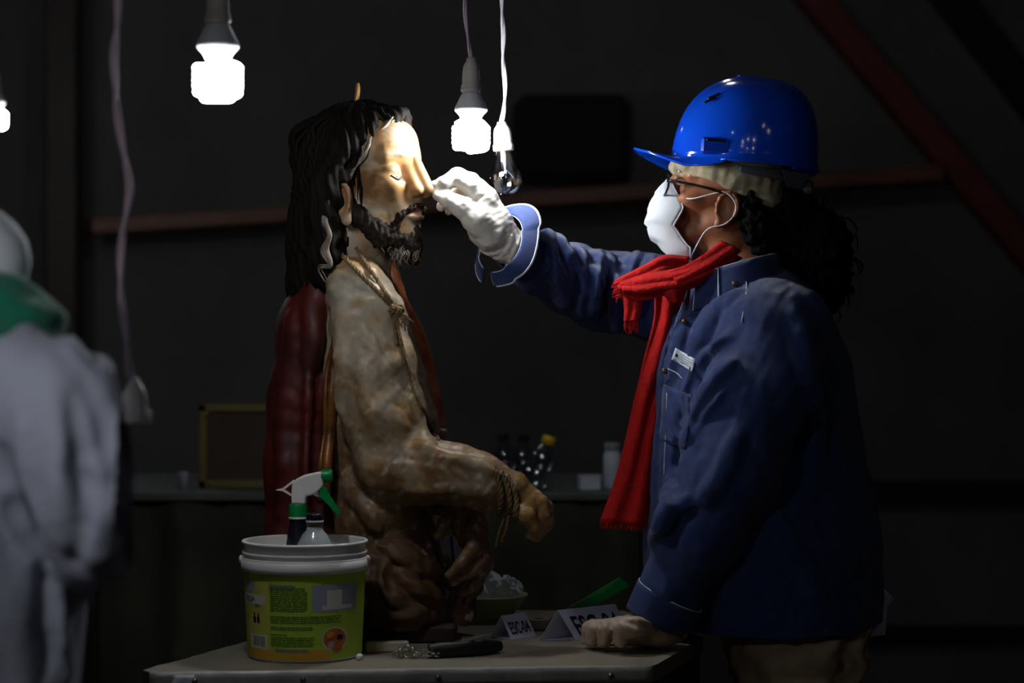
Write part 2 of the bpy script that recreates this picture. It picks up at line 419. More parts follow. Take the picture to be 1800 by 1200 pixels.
x0, x1, zb, z1 = P(350, 0, 1300)[0], P(520, 0, 1300)[0], zt+1, P(0, 710, 1300)[2]
mesh('board', *box(((x0+x1)/2, 1306, (zb+z1)/2), ((x1-x0)/2-6, 7, (z1-zb)/2-6)), M_PANEL, pf, smooth=False)
fr = MB()
for c2, h2 in [(((x0+x1)/2, 1300, z1-9), ((x1-x0)/2, 14, 9)), (((x0+x1)/2, 1300, zb+9), ((x1-x0)/2, 14, 9)), ((x0+9, 1300, (zb+z1)/2), (9, 14, (z1-zb)/2)), ((x1-9, 1300, (zb+z1)/2), (9, 14, (z1-zb)/2))]: fr.add(*box(c2, h2, 0, 3))
fr.build('frame', M_FRAME, pf, smooth=False)
M_STUD = mat('brass_stud', S((190, 150, 80)), .25, metal=.9)
for a, b in ((363, 728), (370, 848)): mesh('stud', *ell_mesh(P(a, b, 1284), 5, 12, 8), M_STUD, pf)
M_CUPW = mat('grey_cup', S((120, 124, 132)), .5)
cp = thing('cup', 'small grey cup on the back bench left of the framed panel', 'cup', P(322, 862, 1200))
mesh('cup_wall', *lathe([(8, 0), (10, 1), (11.5, 42), (10, 42), (8.5, 3), (0, 3)], (P(322, 0, 1230)[0], 1230, zt), 24), M_CUPW, cp)
M_YCAP = mat('yellow_cap', S((226, 180, 20)), .4); M_CLEARP = clear('clear_plastic', (.82, .86, .9), .22, .08); M_WHITEB = mat('white_card', S((196, 204, 214)), .6)
M_NAVYL = mat('navy_liquid', S((22, 26, 44)), .08, spec=.8)
def bottle(name, px, py, y, H, R, tilt, label, capm, fill=None):
    o = thing(name, label, 'bottle', P(px, py, y)); b0 = np.array([P(px, py, y)[0], y, zt+1.]); ax = np.array([math.sin(tilt), 0, math.cos(tilt)])
    b0 = b0+[0, 0, R*abs(math.sin(tilt))]
    mesh('bottle_wall', *lathe([(0, 0), (R*.9, 0), (R, 4), (R*1.0, H*.3), (R*.9, H*.34), (R, H*.38), (R, H*.66), (R*.5, H*.82), (R*.42, H*.9)], b0, 28, ax), M_CLEARP, o)
    if fill: mesh('liquid', *lathe([(0, 2), (R*.88, 2), (R*.93, 6), (R*.93, H*.5), (0, H*.5)], b0, 24, ax), fill, o)
    mesh('cap', *lathe([(R*.5, H*.86), (R*.56, H*.87), (R*.56, H), (R*.5, H*1.02), (0, H*1.02)], b0, 20, ax), capm, o)
bottle('squeeze_bottle', 938, 862, 1230, 116, 27, .32, 'clear plastic bottle with a yellow cap leaning on the back bench', M_YCAP)
bottle('water_bottle', 915, 862, 1320, 120, 25, .05, 'clear bottle of dark liquid behind the statue hand on the back bench', M_BLACK, M_NAVYL)
bottle('water_bottle', 888, 862, 1400, 118, 25, -.04, 'clear bottle of dark liquid half hidden by the statue forearm', M_BLACK, M_NAVYL)
cb = thing('small_carton', 'small pale grey carton lying on the back bench left of the red scarf', 'carton', P(1036, 862, 1200))
mesh('carton_body', *box((P(1036, 0, 1240)[0], 1240, zt+16), (24, 18, 15), .1, 2), M_WHITEB, cb, smooth=False); mesh('flap', *box((P(1036, 0, 1240)[0], 1240, zt+32), (25, 19, 1), .1), M_WHITEB, cb, smooth=False)
jr = thing('white_jar', 'white cylindrical jar on the back bench beside the red scarf', 'jar', P(1075, 862, 1300))
mesh('jar_body', *lathe([(0, 0), (18, 0), (20, 3), (20, 78), (16, 86), (16, 90)], (P(1076, 0, 1300)[0], 1300, zt), 28), M_WHITEB, jr); mesh('lid', *lathe([(18, 88), (18, 104), (0, 105)], (P(1076, 0, 1300)[0], 1300, zt), 28), M_CUPW, jr)

# ================================================= work table
M_TOP = mat('table_top', S((150, 138, 120)), .6, var=.35, vscale=7, bump=.15, bscale=40)
M_STRIP = mat('grey_edge_strip', S((186, 184, 178)), .42, var=.45, vscale=16, metal=.15, bump=.35, bscale=30)
M_SCREW = mat('steel_screw', S((180, 180, 180)), .2, metal=1.)
M_SIDE = mat('brown_side', S((62, 44, 36)), .7, var=.4, vscale=8)
T = lambda px, py: (lambda d: np.array([(px-900)/1050*d/3.5*1000, (d-3.5)*1000, ZT*1000]))((ZC-ZT)*3.675/((py-600)/1000))
fl, fr_, = T(252, 1183), T(1148, 1171); br_ = T(1236, 1120); bl = fl+(T(440, 1126)-fl)*2.2
tbl = thing('work_table', 'worn grey work table with a metal edge strip and dome screws holding the statue', 'table', ((fl+br_)/2)*[1, 1, 0])
rim = []
for k, q in enumerate(spline([bl, bl+(fl-bl)*.5, fl+[-6, 30, 0]], 14)): rim.append(q+[rng.normal()*2.2, 0, 0])
rim += [fl+[14, 2, 0]]+[fl+(fr_-fl)*t+[0, rng.normal()*.7, 0] for t in np.linspace(.05, .97, 24)]+[fr_+[0, 6, 0]]+[fr_+(br_-fr_)*t for t in np.linspace(.1, 1, 6)]+[np.array([205., 330., ZT*1000])]
mesh('table_top', *prism(np.array(rim)-[0, 0, 24], (0, 0, 24)), M_TOP, tbl, smooth=False)
ed = fr_-fl; ed_n = ed/np.linalg.norm(ed); nn = np.array([ed_n[1], -ed_n[0], 0])
st_ = []
for t in np.linspace(0.012, .998, 60):
    q = fl+ed*t+nn*1.2; st_.append([q+[0, 0, 1.2]-nn*3, q+[0, 0, .6]+nn*1.2, q+nn*(2.2+rng.normal()*.35)-[0, 0, 8], q+nn*(2.2+rng.normal()*.5)-[0, 0, 17], q+nn*1.6-[0, 0, 25]])
mesh('edge_strip', *sheet(np.array(st_), 1.2), M_STRIP, tbl, smooth=True, label='dented metal edge strip')
q = T(314, 1180); q = fl+ed*(((q-fl) @ ed)/(ed @ ed))+nn*3.5; mesh('tape_scrap', *sheet(np.array([[q+ed_n*(a+4*math.sin(b*2))+[0, 0, -b*9.]+nn*(1.5+1.5*math.sin(a*.2+b)) for b in np.linspace(.3, 3, 5)] for a in np.linspace(-9, 22, 6)]), .8), mat('white_scrap', S((214, 218, 228)), .7), tbl, label='crumpled white scrap on the edge')
for px in (345, 533, 770, 1077):
    q = T(px, 1176); q = fl+ed*(((q-fl) @ ed)/(ed @ ed))+nn*4-[0, 0, 12.5]
    sw = mesh('screw', *ell_mesh(q, (5, 4, 5), 14, 8), M_SCREW, tbl); mesh('slot', *box(q+nn*3.9, (3.4, .4, .5)), M_BLACK, sw, smooth=False)
sd = br_-fr_; sdn = sd/np.linalg.norm(sd)
v, f = box((0, 0, 0), (np.linalg.norm(sd)/2-8, 8, 120)); q = (fr_+br_)/2+[-12, 0, -146]; mesh('side_apron', v[:, :1]*sdn+v[:, 1:2]*np.array([-sdn[1], sdn[0], 0])+v[:, 2:]*np.array([0, 0, 1.])+q, f, M_SIDE, tbl, smooth=False)
v, f = box((0, 0, 0), (np.linalg.norm(ed)/2-20, 8, 110)); q = (fr_+fl)/2+[0, 18, -136]; mesh('front_apron', v[:, :1]*ed_n+v[:, 1:2]*np.array([-ed_n[1], ed_n[0], 0])+v[:, 2:]*np.array([0, 0, 1.])+q, f, M_SIDE, tbl, smooth=False)
for q in (fl+[60, 60, 0], fr_+[-20, 50, 0], np.array([170., 280., 0]), bl+[50, -50, 0]): mesh('leg', *box((q[0], q[1], (ZT*1000-24)/2), (28, 28, (ZT*1000-24)/2), 0, 4), M_SIDE, tbl, smooth=False)
# ================================================= the carved statue
M_FLESH = mat('painted_flesh', (1, 1, 1), .45, attr='tint', var=.45, vscale=14, bump=.25, bscale=45, spec=.45)
M_HAIRS = mat('painted_hair', S((24, 18, 14)), .8, spec=.15, var=.4, vscale=30, bump=.3, bscale=60)
M_LOCK = mat('lit_hair_pale', S((150, 135, 118)), .5, var=.55, vscale=60, bump=.3)  # hair and beard strands coloured pale as if catching the lamp
M_MANT = mat('red_mantle', S((98, 24, 16)), .6, var=.55, vscale=10, col2=S((52, 16, 12)), bump=.4, bscale=25)
M_GILT = mat('gilt_hem', S((150, 95, 40)), .42, var=.6, vscale=25, col2=S((84, 44, 20)), bump=.5, bscale=60, metal=.25)
M_ORNG = mat('orange_red_mantle', S((214, 140, 84)), .45, var=.6, vscale=24, col2=S((168, 70, 40)), bump=.3)
M_ROPE = mat('hemp_rope', S((128, 100, 66)), .85, var=.4, vscale=80, bump=.5, bscale=200)
M_LOIN = mat('brown_loincloth', S((112, 78, 50)), .6, var=.6, vscale=12, bump=.5, bscale=30)
M_EYE = mat('painted_eye', S((150, 130, 100)), .6); M_IRIS = mat('painted_iris', S((30, 18, 12)), .5)
M_BROW = mat('painted_brow', S((96, 66, 44)), .6); M_WOODP = mat('dark_plinth_wood', S((58, 42, 32)), .65, var=.5, vscale=9, bump=.4)
M_PIN = mat('brass_pin', S((196, 150, 84)), .35, metal=.6)
M_LIP = mat('painted_lip', S((176, 110, 84)), .4)

st = thing('statue', 'carved wooden statue of a bearded long haired man with bound hands and red mantle', 'statue', P(700, 1118, 20))

YAW = math.radians(28); HC = P(644, 303, 0); KS = 1.10
FW = np.array([math.cos(YAW), -math.sin(YAW), 0]); LT = np.array([math.sin(YAW), math.cos(YAW), 0]); UP = np.array([0, 0, 1.])
def hw(p):                                                 # head local mm -> world mm
    p = np.asarray(p, float); return HC+KS*(p[..., 0:1]*FW+p[..., 1:2]*LT+p[..., 2:3]*1.05*UP)
def face_vol(h=1.7, old=False, low=-128):
    V = Vol((-122, -96, low), (128, 96, 118), h)
    V.ell((-8, 0, 32), (86, 68, 62))
    V.ell((34, 0, 40), (44, 52, 36), 20); V.ell((30, 0, -12), (56, 56, 60), 20)
    V.cap((15, 0, -50), (60, 0, -84), 46, 26, 14); V.ell((72, 0, -90), (18, 19, 15), 12)
    for q in (-1, 1):
        V.cap((0, 42*q, -42), (58, 17*q, -86), 19, 16, 12)
        V.ell((56, 39*q, -20), (23, 20, 15), 14)
        V.cap((73, 6*q, 29), (59, 44*q, 21), 10, 10, 10)
    V.cap((-15, 0, -60), (-26, 0, -150), 52, 50, 18)
    for q in (-1, 1):
        V.ell((88, 28*q, -2), (19, 17, 14), 12, 's')
        V.ell((60, 33*q, -8), (15.5, 17, 15.5), 3)
        arc = lambda z0, z1, r: V.chain([((61+13.5*math.sin(t), (33-17*math.cos(t))*q, z0+(z1-z0)*math.sin(t)), r) for t in np.linspace(.05, 3.09, 7)], 2.)
        V.ell((60.5, 33*q, -3.5), (16.4, 17.6, 12.4), 1.0); arc(-13, -17, 2.4)
        V.chain([((79-.014*(y-31)**2, y*q, -9.5-4.5*math.sin((y-20)/28*math.pi)), 2.6) for y in np.linspace(20, 48, 8)], 2., 's')
        V.cap((75, 14*q, 22), (62, 46*q, 16), 5.5, 4, 6)
    V.cap((80, 0, 26), (108, 0, -24), 7.5, 8.5, 8); V.ell((111, 0, -30), (10.5, 9.5, 9), 5)
    for q in (-1, 1):
        V.cap((78, 7*q, 2), (94, 11*q, -26), 8, 8.5, 8); V.ell((97, 13*q, -31), (10, 6.5, 7.5), 4)
    V.cap((108, 0, -34), (93, 0, -40), 5, 6, 4)
    for q in (-1, 1): V.ell((103, 6.2*q, -41), (6, 3.4, 5), 2, 's')
    V.ell((74, 0, -58), (19, 29, 28), 12)
    V.chain([((84-14*(t*t), 25*t, -57-4*t*t+1.5*math.cos(t*6)), 5-1.5*abs(t)) for t in np.linspace(-1, 1, 9)], 4)
    V.chain([((91-13*(t*t), 22*t, -67.5+4*t*t), 5.8-2*abs(t)) for t in np.linspace(-1, 1, 9)], 4)
    V.chain([((96-16*(t*t), 25*t, -62+.5*t*t), 1.6) for t in np.linspace(-1, 1, 9)], 2.5, 's')
    V.ell((99, 0, -79), (8, 16, 5.5), 7, 's')
    V.cap((99, 0, -42), (97, 0, -54), 2.2, 3, 4, 's')
    return V
def add_ears(V, z0, x0=2):
    for q in (-1, 1):
        V.ell((x0, 68*q, z0), (17, 8, 29), 5)
        V.chain([((x0-2+17*math.cos(t), 75*q, z0+4+25*math.sin(t)), 3.6) for t in np.linspace(-.9, 3.6, 10)], 3)
        V.ell((x0+3, 79*q, z0), (9, 7, 15), 4, 's'); V.ell((x0+8, 71*q, z0-24), (8, 6, 9), 4)
def flesh_cols(v):
    """paint layers of the carving, told apart by where they sit on the body (pale gesso, ochre flesh, brown varnish)"""
    n1 = wob(v, 11, 60)[:, None]; n2 = wob(v, 12, 22)[:, None]; n3 = wob(v, 13, 9)[:, None]
    och = np.array(S((196, 152, 98))); gr = np.array(S((176, 160, 138))); br = np.array(S((104, 70, 44)))
    a = np.clip(.55+.35*n1+.2*n2, 0, 1); c = och*a+gr*(1-a)
    b = np.clip((n2*.6+n3*.4+n1*.4-.45)*2.2, 0, 1); c = c*(1-.45*b)+br*.45*b
    return c
HV = face_vol(); add_ears(HV, -48)
hv, hf = HV.surf(1); keep = hv
tz = hv.copy(); hvw = hw(hv)
hc = flesh_cols(hvw); och = np.array(S((182, 132, 78)))
wgt = np.clip((hv[:, 2]+60)/30, 0, 1)[:, None]; hc = hc*(1-.75*wgt)+och*.75*wgt
# red brown scar paint high on the brow, dark brows, brown for the shaded cheek, lips
def blot(c, v, cen, r, col, a=1.):
    d = np.linalg.norm((v-np.array(cen))/np.array(r), axis=1); t = (np.clip(1.4-d+.25*wob(v, 5, 12), 0, 1)*a)[:, None]; return c*(1-t)+np.array(col)*t
hc = blot(hc, hv, (66, 4, 72), (22, 22, 14), S((188, 96, 76)), .8)
hc = blot(hc, hv, (74, -20, 52), (22, 26, 18), S((226, 208, 186)), .7)  # lamp glare on the forehead put in as pale paint
hc = blot(hc, hv, (68, -32, 19), (14, 17, 3.2), S((60, 36, 22)), .8); hc = blot(hc, hv, (68, 32, 19), (14, 17, 3.2), S((60, 36, 22)), .8)
hc = blot(hc, hv, (74, -34, -15.5), (9, 14, 2.0), S((40, 24, 16)), .9); hc = blot(hc, hv, (74, 34, -15.5), (9, 14, 2.0), S((40, 24, 16)), .9)
hc = blot(hc, hv, (94, 0, -67), (10, 19, 5), S((190, 122, 92)), .9); hc = blot(hc, hv, (92, 0, -57), (9, 19, 4), S((176, 104, 78)), .8)
hc = blot(hc, hv, (30, -58, -20), (26, 20, 40), S((100, 62, 36)), .75); hc = blot(hc, hv, (5, -75, -45), (22, 12, 32), S((150, 96, 66)), .5)  # first blot paints in the shade on the near cheek

# ---- body
BV = Vol(P(585, 1135, -230)-[40, 0, 0], P(985, 440, 130)+[0, 40, 0], 3.0)
BV.chain(px_chain([(622, 395, 15, 38), (634, 455, 15, 44), (630, 520, 25, 58)]), 30)
BV.chain(px_chain([(622, 520, 30, 72), (640, 590, 30, 84), (655, 670, 25, 92), (668, 750, 25, 98), (672, 815, 20, 92)]), 30, sc=(1, 1.15, 1))
BV.chain(px_chain([(668, 840, 10, 80), (664, 890, -10, 78), (668, 935, 0, 82)]), 24)
BV.ell(P(686, 893, -40), (58, 62, 50), 22)                 # pale round belly
BV.chain(px_chain([(672, 950, 0, 92), (690, 1020, 0, 96), (705, 1090, 0, 92)]), 24)
BV.chain(px_chain([(720, 1000, 40, 62), (790, 1040, 30, 44), (805, 1085, 10, 34)]), 20)
# right arm (towards the camera): shoulder, elbow, forearm to the roped wrist
BV.chain(px_chain([(632, 520, -56, 52), (648, 560, -72, 60), (662, 640, -82, 66), (676, 730, -88, 68), (690, 806, -94, 66)]), 22)
BV.ell(P(626, 500, -50), (48, 60, 42), 25)
BV.chain(px_chain([(694, 812, -96, 64), (745, 826, -118, 56), (800, 832, -128, 51), (850, 846, -134, 45), (896, 864, -138, 38)]), 20)
# the roped fist: back of the hand, knuckles, bent fingers and thumb
BV.chain(px_chain([(896, 864, -138, 37), (925, 886, -138, 34), (946, 900, -136, 27)]), 8)
for k, (a, b, c) in enumerate([(-152, 946, 876), (-140, 954, 884), (-126, 956, 892), (-112, 950, 898)]):
    BV.chain(px_chain([(b-20, c-2, a, 13), (b+6, c+4, a, 12.5), (b+9, c+26, a-3, 11), (b-6, c+44, a-4, 9), (b-20, c+40, a-2, 8)]), 3)
BV.chain(px_chain([(905, 886, -165, 13), (926, 908, -174, 12), (940, 926, -170, 10)]), 5)
# left arm crossing behind, its hand hanging below the wrist
BV.chain(px_chain([(700, 800, 90, 58), (760, 850, 40, 44), (815, 890, -60, 33)]), 14)
BV.chain(px_chain([(812, 885, -66, 30), (822, 915, -74, 30), (832, 945, -78, 27)]), 10, sc=(1, .8, 1))
BV.chain(px_chain([(828, 930, -98, 16), (832, 960, -106, 13.5), (812, 990, -112, 11.5), (789, 1010, -110, 9.5)]), 4)
BV.chain(px_chain([(840, 945, -88, 16), (847, 982, -94, 13), (822, 1008, -100, 11.5), (795, 1024, -100, 9.5)]), 4)
BV.chain(px_chain([(843, 945, -68, 16), (852, 992, -72, 12.5), (836, 1024, -76, 11), (812, 1043, -78, 9)]), 4)
BV.chain(px_chain([(838, 945, -50, 15), (846, 998, -54, 12), (838, 1034, -58, 10.5), (818, 1056, -60, 8.5)]), 4)
BV.chain(px_chain([(800, 890, -88, 13), (782, 916, -98, 12), (771, 942, -100, 10)]), 5)
BV.ell(P(776, 764, 55), (13, 14, 12), 6)
# carved relief: collar bone, arm muscle edges, belly folds, chipped paint
BV.ridge([(612, 486), (650, 506), (690, 530)], 9, 4, 8); BV.ridge([(716, 690), (738, 760), (748, 800)], 12, 4, 10)
BV.ridge([(606, 560), (602, 640), (604, 720)], 12, 4, 12); BV.ridge([(640, 640), (652, 700), (664, 770)], 16, 5, 12)
BV.ridge([(760, 800), (820, 814), (866, 834)], 10, 4, 8); BV.ridge([(730, 862), (800, 858), (860, 872)], 8, 3.5, 8)
BV.ridge([(620, 872), (650, 900), (662, 930)], 13, 8, 10)
BV.ridge([(700, 660), (722, 700), (735, 740)], 4, 3, 4, 's'); BV.ridge([(640, 560), (668, 600), (688, 640)], 5, 2.5, 6, 's')
bv, bf = BV.surf(1); bv = bv+vnorm(bv, bf)*(wob(bv, 21, 55)*1.6+wob(bv, 22, 16)*.5)[:, None]
bc = flesh_cols(bv)
pz = (ZC*1000-bv[:, 2])/sc_(0)+600                         # photo row of each point
pxx = bv[:, 0]/sc_(bv[:, 1])+900
gray = np.array(S((206, 194, 174))); t = (np.clip((720-pz)/200, 0, 1)*np.clip((pz-474)/30, 0, 1))[:, None]*np.clip(.9+.4*wob(bv, 31, 40), 0, 1)[:, None]*.9; bc = bc*(1-t)+gray*t  # pale paint carries the lamp's fade down the arm; neck kept dark as shaded
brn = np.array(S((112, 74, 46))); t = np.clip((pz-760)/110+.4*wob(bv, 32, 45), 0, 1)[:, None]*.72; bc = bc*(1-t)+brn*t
t = np.clip((pxx-890)/30, 0, 1)[:, None]; bc = bc*(1-t)+np.array(S((176, 132, 74)))*t           # ochre fist
t = (np.clip(1.3-np.hypot((pxx-690)/52, (pz-895)/46), 0, 1)*.6)[:, None]; bc = bc*(1-t)+np.array(S((172, 138, 92)))*t
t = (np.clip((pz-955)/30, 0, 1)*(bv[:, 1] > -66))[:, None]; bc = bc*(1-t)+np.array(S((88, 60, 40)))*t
scr = np.clip((wob(bv, 41, 13)*.7+wob(bv, 42, 30)*.6-.75)*3.5, 0, 1)[:, None]*np.clip((pz-600)/60, 0, 1)[:, None]
bc = bc*(1-.8*scr)+np.array(S((198, 184, 158)))*.8*scr      # bare gesso where paint flaked off
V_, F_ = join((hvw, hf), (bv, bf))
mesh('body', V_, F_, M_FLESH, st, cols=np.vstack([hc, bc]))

# ---- eyes
for q in (-1, 1):
    e = ell_mesh(hw(np.array((60.3, 33*q, -8.)))[0:3], 15.5, 20, 14); eo = mesh('eye', *e, M_EYE, st)
    d = hw(np.array((60.3+12.8, (33+1)*q, -14.))); mesh('iris', *ell_mesh(d, (4.5, 5.5, 5.5), 14, 8), M_IRIS, eo)

for q in (-1, 1):
    mesh('lash_line', *tube(hw(np.array([(77.0-.014*(y-31)**2, y*q, -9.5-4.5*math.sin((y-20)/28*math.pi)) for y in np.linspace(20, 48, 14)])), [.8, 2.0, 2.3, 2.0, 1.0], 7), M_IRIS, st)
    mesh('eyebrow', *tube(hw(np.array([(80-18*t*t, (12+34*t)*q, 29+3*t-10*t*t) for t in np.linspace(0, 1, 10)])), [1.2, 2.4, 2.2, .8], 7, .5), M_BROW, st)
# ---- hair: a carved mass with waving grooves, then loose locks along its edge
G = Vol((-140, -112, -185), (75, 112, 116), 2.2)
G.ell((-12, 0, 34), (92, 76, 69)); G.chain([((-48, 0, -10), 70), ((-58, 0, -90), 66), ((-66, -8, -160), 62)], 25)
for q in (-1, 1): G.chain([((2, 66*q, 30), 26), ((-16, 74*q, -20), 25), ((-26, 76*q, -70), 24), ((-22, 74*q, -115), 22), ((-30, 70*q, -150), 20)], 12)
G.chain([((52, -18, 74), 12), ((60, 0, 78), 12), ((50, 20, 74), 12)], 12)
G.fn(lambda X, Y, Z: X-np.where(Z > -25, 40+(Z-27)*.58-.0022*Y*Y*(Z > 0), 40-52*.58+(Z+25)*.10)+3*np.sin(Z*.16+Y*.08), 6)
G.fn(lambda X, Y, Z: 30-np.sqrt((X-4)**2*1.4+(Z+48)**2*.55)+0*Y, 5, 'i') if False else None
gv, gf = G.surf(1)
az = np.arctan2(gv[:, 1], gv[:, 0]+30)
gr = 2.6*np.sin(az*26+2.2*np.sin(gv[:, 2]*.055+az*3)+wob(gv, 61, 80)*2)+1.2*np.sin(az*55+gv[:, 2]*.09)
gv = gv+vnorm(gv, gf)*gr[:, None]
hair = mesh('hair', hw(gv), gf, M_HAIRS, st)
lk = MB()
def lock(pts, r, flat=.6, seed=0):
    q = spline(pts, 10); k = len(q); s = np.linspace(0, 1, k); r_ = r*np.sin(np.clip(s*1.1+.08, 0, 1)*np.pi)**.5*.9+.5
    q = q+np.stack([np.sin(s*17+seed), .5*np.cos(s*14+seed), np.sin(s*11+seed*2)], 1)*1.6
    lk.add(*tube(hw(q), r_*KS, 6, flat))
for i in range(90):                                        # brown locks over the head and down the back
    a = rng.uniform(-2.6, 2.6)+math.pi; z0 = rng.uniform(20, 95); R = 92+rng.uniform(-4, 3)
    pts = [(-12+R*math.cos(a)*.98*math.sqrt(max(.05, 1-((z0-34)/72)**2)), .82*R*math.sin(a)*math.sqrt(max(.05, 1-((z0-34)/72)**2)), z0)]
    L_ = rng.uniform(60, 190)
    for d in (.3, .65, 1.):
        z = z0-L_*d; z = max(z, -165); rr = R*(.98 if z > -10 else .9)
        pts.append((-30+rr*math.cos(a+.1*d)*(1 if z > 20 else .95), .84*rr*math.sin(a+.1*d)+rng.normal()*3, z))
    if pts[0][0] > 30: continue
    lock(pts, rng.uniform(3, 5.5), seed=i)
lk.build('lock', M_HAIRS, hair, kind='stuff')
lk = MB()
for j in range(5):                                          # frayed edge round the brow, lamp light painted on
    o = rng.normal(size=3)*1.4
    lock([np.array(p)+o+(j*1.6-3, -1.0*j, 0) for p in [(62, -16, 76), (54, -36, 62), (42, -52, 44), (38, -60, 28), (28, -66, 8), (14, -72, -12)]], 2.2, seed=j)
for j in range(3):                                          # lock past the ear to the shoulder, also painted lit
    o = rng.normal(size=3)*1.5
    lock([np.array(p)+o+(j*2.5, -1.5*j, 0) for p in [(-12, -90, -44), (-16, -97, -72), (-4, -99, -96), (-12, -99, -116), (-5, -98, -136), (-24, -94, -140), (-16, -92, -160)]], 3.6, seed=j+9)
lk.build('lit_lock', M_LOCK, hair, label='edge locks painted pale as if lit')
lk = MB()
for j in range(26):                                         # small curls on top of the brow
    y = rng.uniform(-30, 26); x = 60-.010*y*y+rng.uniform(-8, 2)
    lock([(x-26, y*1.05, 88), (x-8, y+rng.normal()*4, 87), (x+5, y+rng.normal()*5, 78), (x+3, y+rng.normal()*7, 68)], rng.uniform(2.4, 4), seed=j)
lk.build('curl', M_HAIRS, hair, kind='stuff')

# ---- beard
M_BEARD = mat('painted_beard', S((50, 38, 30)), .75, spec=.2, var=.5, vscale=60, col2=S((26, 19, 15)), bump=.4, bscale=90)
D = Vol((-20, -75, -150), (112, 75, -36), 1.8)
for q in (-1, 1):
    D.chain([((4, 57*q, -40), 8), ((20, 51*q, -68), 12), ((46, 33*q, -92), 16), ((72, 12*q, -102), 16)], 14)
    D.chain([((95, 4*q, -50), 3.6), ((88, 18*q, -56), 4.4), ((77, 27*q, -66), 4.6), ((66, 29*q, -84), 7)], 6)
D.chain([((74, 0, -97), 18), ((80, 0, -112), 15), ((84, 0, -126), 9)], 8); D.cap((88, 0, -84), (80, 0, -100), 6, 12, 6)
dv, df = D.surf(1)
dv = dv+vnorm(dv, df)*(1.5*wob(dv*[1, 1, .3], 72, 8)+.8*wob(dv, 71, 7))[:, None]
beard = mesh('beard', hw(dv), df, M_BEARD, st)
lk = MB()
for j in range(70):
    y = rng.normal()*13; x = rng.uniform(62, 92)-abs(y)*.4; z = -98+rng.uniform(-10, 6)
    lock([(x, y, z), (x+3+rng.normal()*2, y*1.1, z-14), (x+1+rng.normal()*4, y*1.05+rng.normal()*2, z-24-rng.uniform(0, 12))], rng.uniform(1.6, 3), seed=j)
lk.build('beard_lock', M_LOCK, beard, kind='stuff', label='beard tips painted pale as if lit')

# ---- mantle over the back, gilt hem, far front edge
W = Vol(P(440, 1140, -200), P(690, 440, 260)+[30, 0, 0], 3.6)
W.chain(px_chain([(566, 512, 30, 52), (556, 580, 50, 66), (548, 700, 60, 76), (545, 820, 60, 84), (540, 950, 60, 84), (545, 1108, 50, 84)]), 26, sc=(1, 1.5, 1))
W.chain(px_chain([(600, 500, 30, 42), (620, 470, 60, 44), (650, 480, 120, 40)]), 20)
W.chain(px_chain([(620, 960, 10, 34), (636, 1040, 0, 36), (640, 1105, 0, 40)]), 18)
W.ridge([(556, 520), (540, 640), (536, 800), (530, 930)], 16, 9, 14); W.ridge([(520, 560), (506, 700), (500, 900)], 14, 7, 14)
W.ridge([(575, 560), (560, 680), (556, 820), (560, 930)], 8, 5, 8, 's'); W.ridge([(528, 600), (522, 760), (515, 930)], 8, 5, 9, 's'); W.ridge([(545, 540), (552, 590), (545, 640)], 14, 8, 10)
W.fn(lambda X, Y, Z: (ZT*1000+2)-Z+0*X+0*Y, 0, 'i')
wv_, wf = W.surf(1); wv_ = wv_+vnorm(wv_, wf)*(wob(wv_*[1, 1, .35], 81, 60)*2.2)[:, None]
mant = mesh('mantle', wv_, wf, M_MANT, st)
hem = MB()
pts = [W.hit(x, y)+[0, dy-24, 0] for x, y, dy in [(588, 474, -14), (597, 505, -24), (604, 545, -30), (601, 590, -26), (592, 640, -20), (586, 700, -14), (583, 760, -12), (578, 820, -12), (574, 880, -10)]]
pts = spline(pts, 8); hem.add(*tube(pts, [9, 13, 12, 11, 9, 8.5, 9, 8, 8], 10, .75))
hem.add(*tube(pts+[-9, -3, 0]+np.sin(np.linspace(0, 20, len(pts)))[:, None]*[1.5, 0, 0], 4.5, 8))
hem.build('gilt_hem', M_GILT, mant, label='gilded hem of the mantle')
far = MB()
far.add(*tube(spline([P(678, 450, 20), P(690, 486, 10), P(706, 530, 10), P(726, 580, 14), P(744, 640, 18), P(758, 700, 20), P(770, 750, 30)], 8), [10, 14, 11, 17, 19, 17, 14], 14, .8))
far.build('mantle_edge', M_ORNG, st, label='orange far edge of the mantle down the chest')

# ---- loincloth folds and plinth
Lc = Vol(P(640, 1125, -190), P(800, 905, 60)+[20, 0, 0], 2.6)
Lc.chain(px_chain([(662, 985, -20, 74), (690, 1040, -20, 88), (700, 1100, -15, 88)]), 20)
Lc.ridge([(650, 925), (690, 952), (730, 986), (772, 1014)], 15, 18, 8); Lc.ridge([(655, 950), (700, 978), (740, 1010)], 10, 8, 6)
Lc.ridge([(676, 980), (678, 1030), (700, 1058), (740, 1066)], 11, 9, 7); Lc.ridge([(700, 1010), (735, 1035), (765, 1050)], 12, 9, 8)
Lc.ridge([(690, 1085), (725, 1078), (760, 1084)], 11, 9, 8); Lc.ridge([(688, 1000), (690, 1040)], 10, 6, 6, 's'); Lc.ridge([(720, 1050), (760, 1060)], 7, 5, 6, 's')
lv, lf = largest(*Lc.surf(1)); lv = lv+vnorm(lv, lf)*(wob(lv, 91, 28)*1.6)[:, None]
mesh('loincloth', lv, lf, M_LOIN, st)
mesh('plinth', *box(P(712, 1110, 30)*[1, 1, 0]+[0, 0, ZT*1000+14], (88, 118, 14), 0, 4), M_WOODP, st, smooth=False)
# ---- halo pin
pp = [hw(np.array((-4., 0., 92.))), P(628, 180, -2), P(629, 160, -2), P(629, 146, -2)]
mesh('halo_pin', *tube(spline(pp, 6), [2.6, 3, 4.0, 4.4, 2.8], 9), M_PIN, st, label='brass pin standing on top of the head')

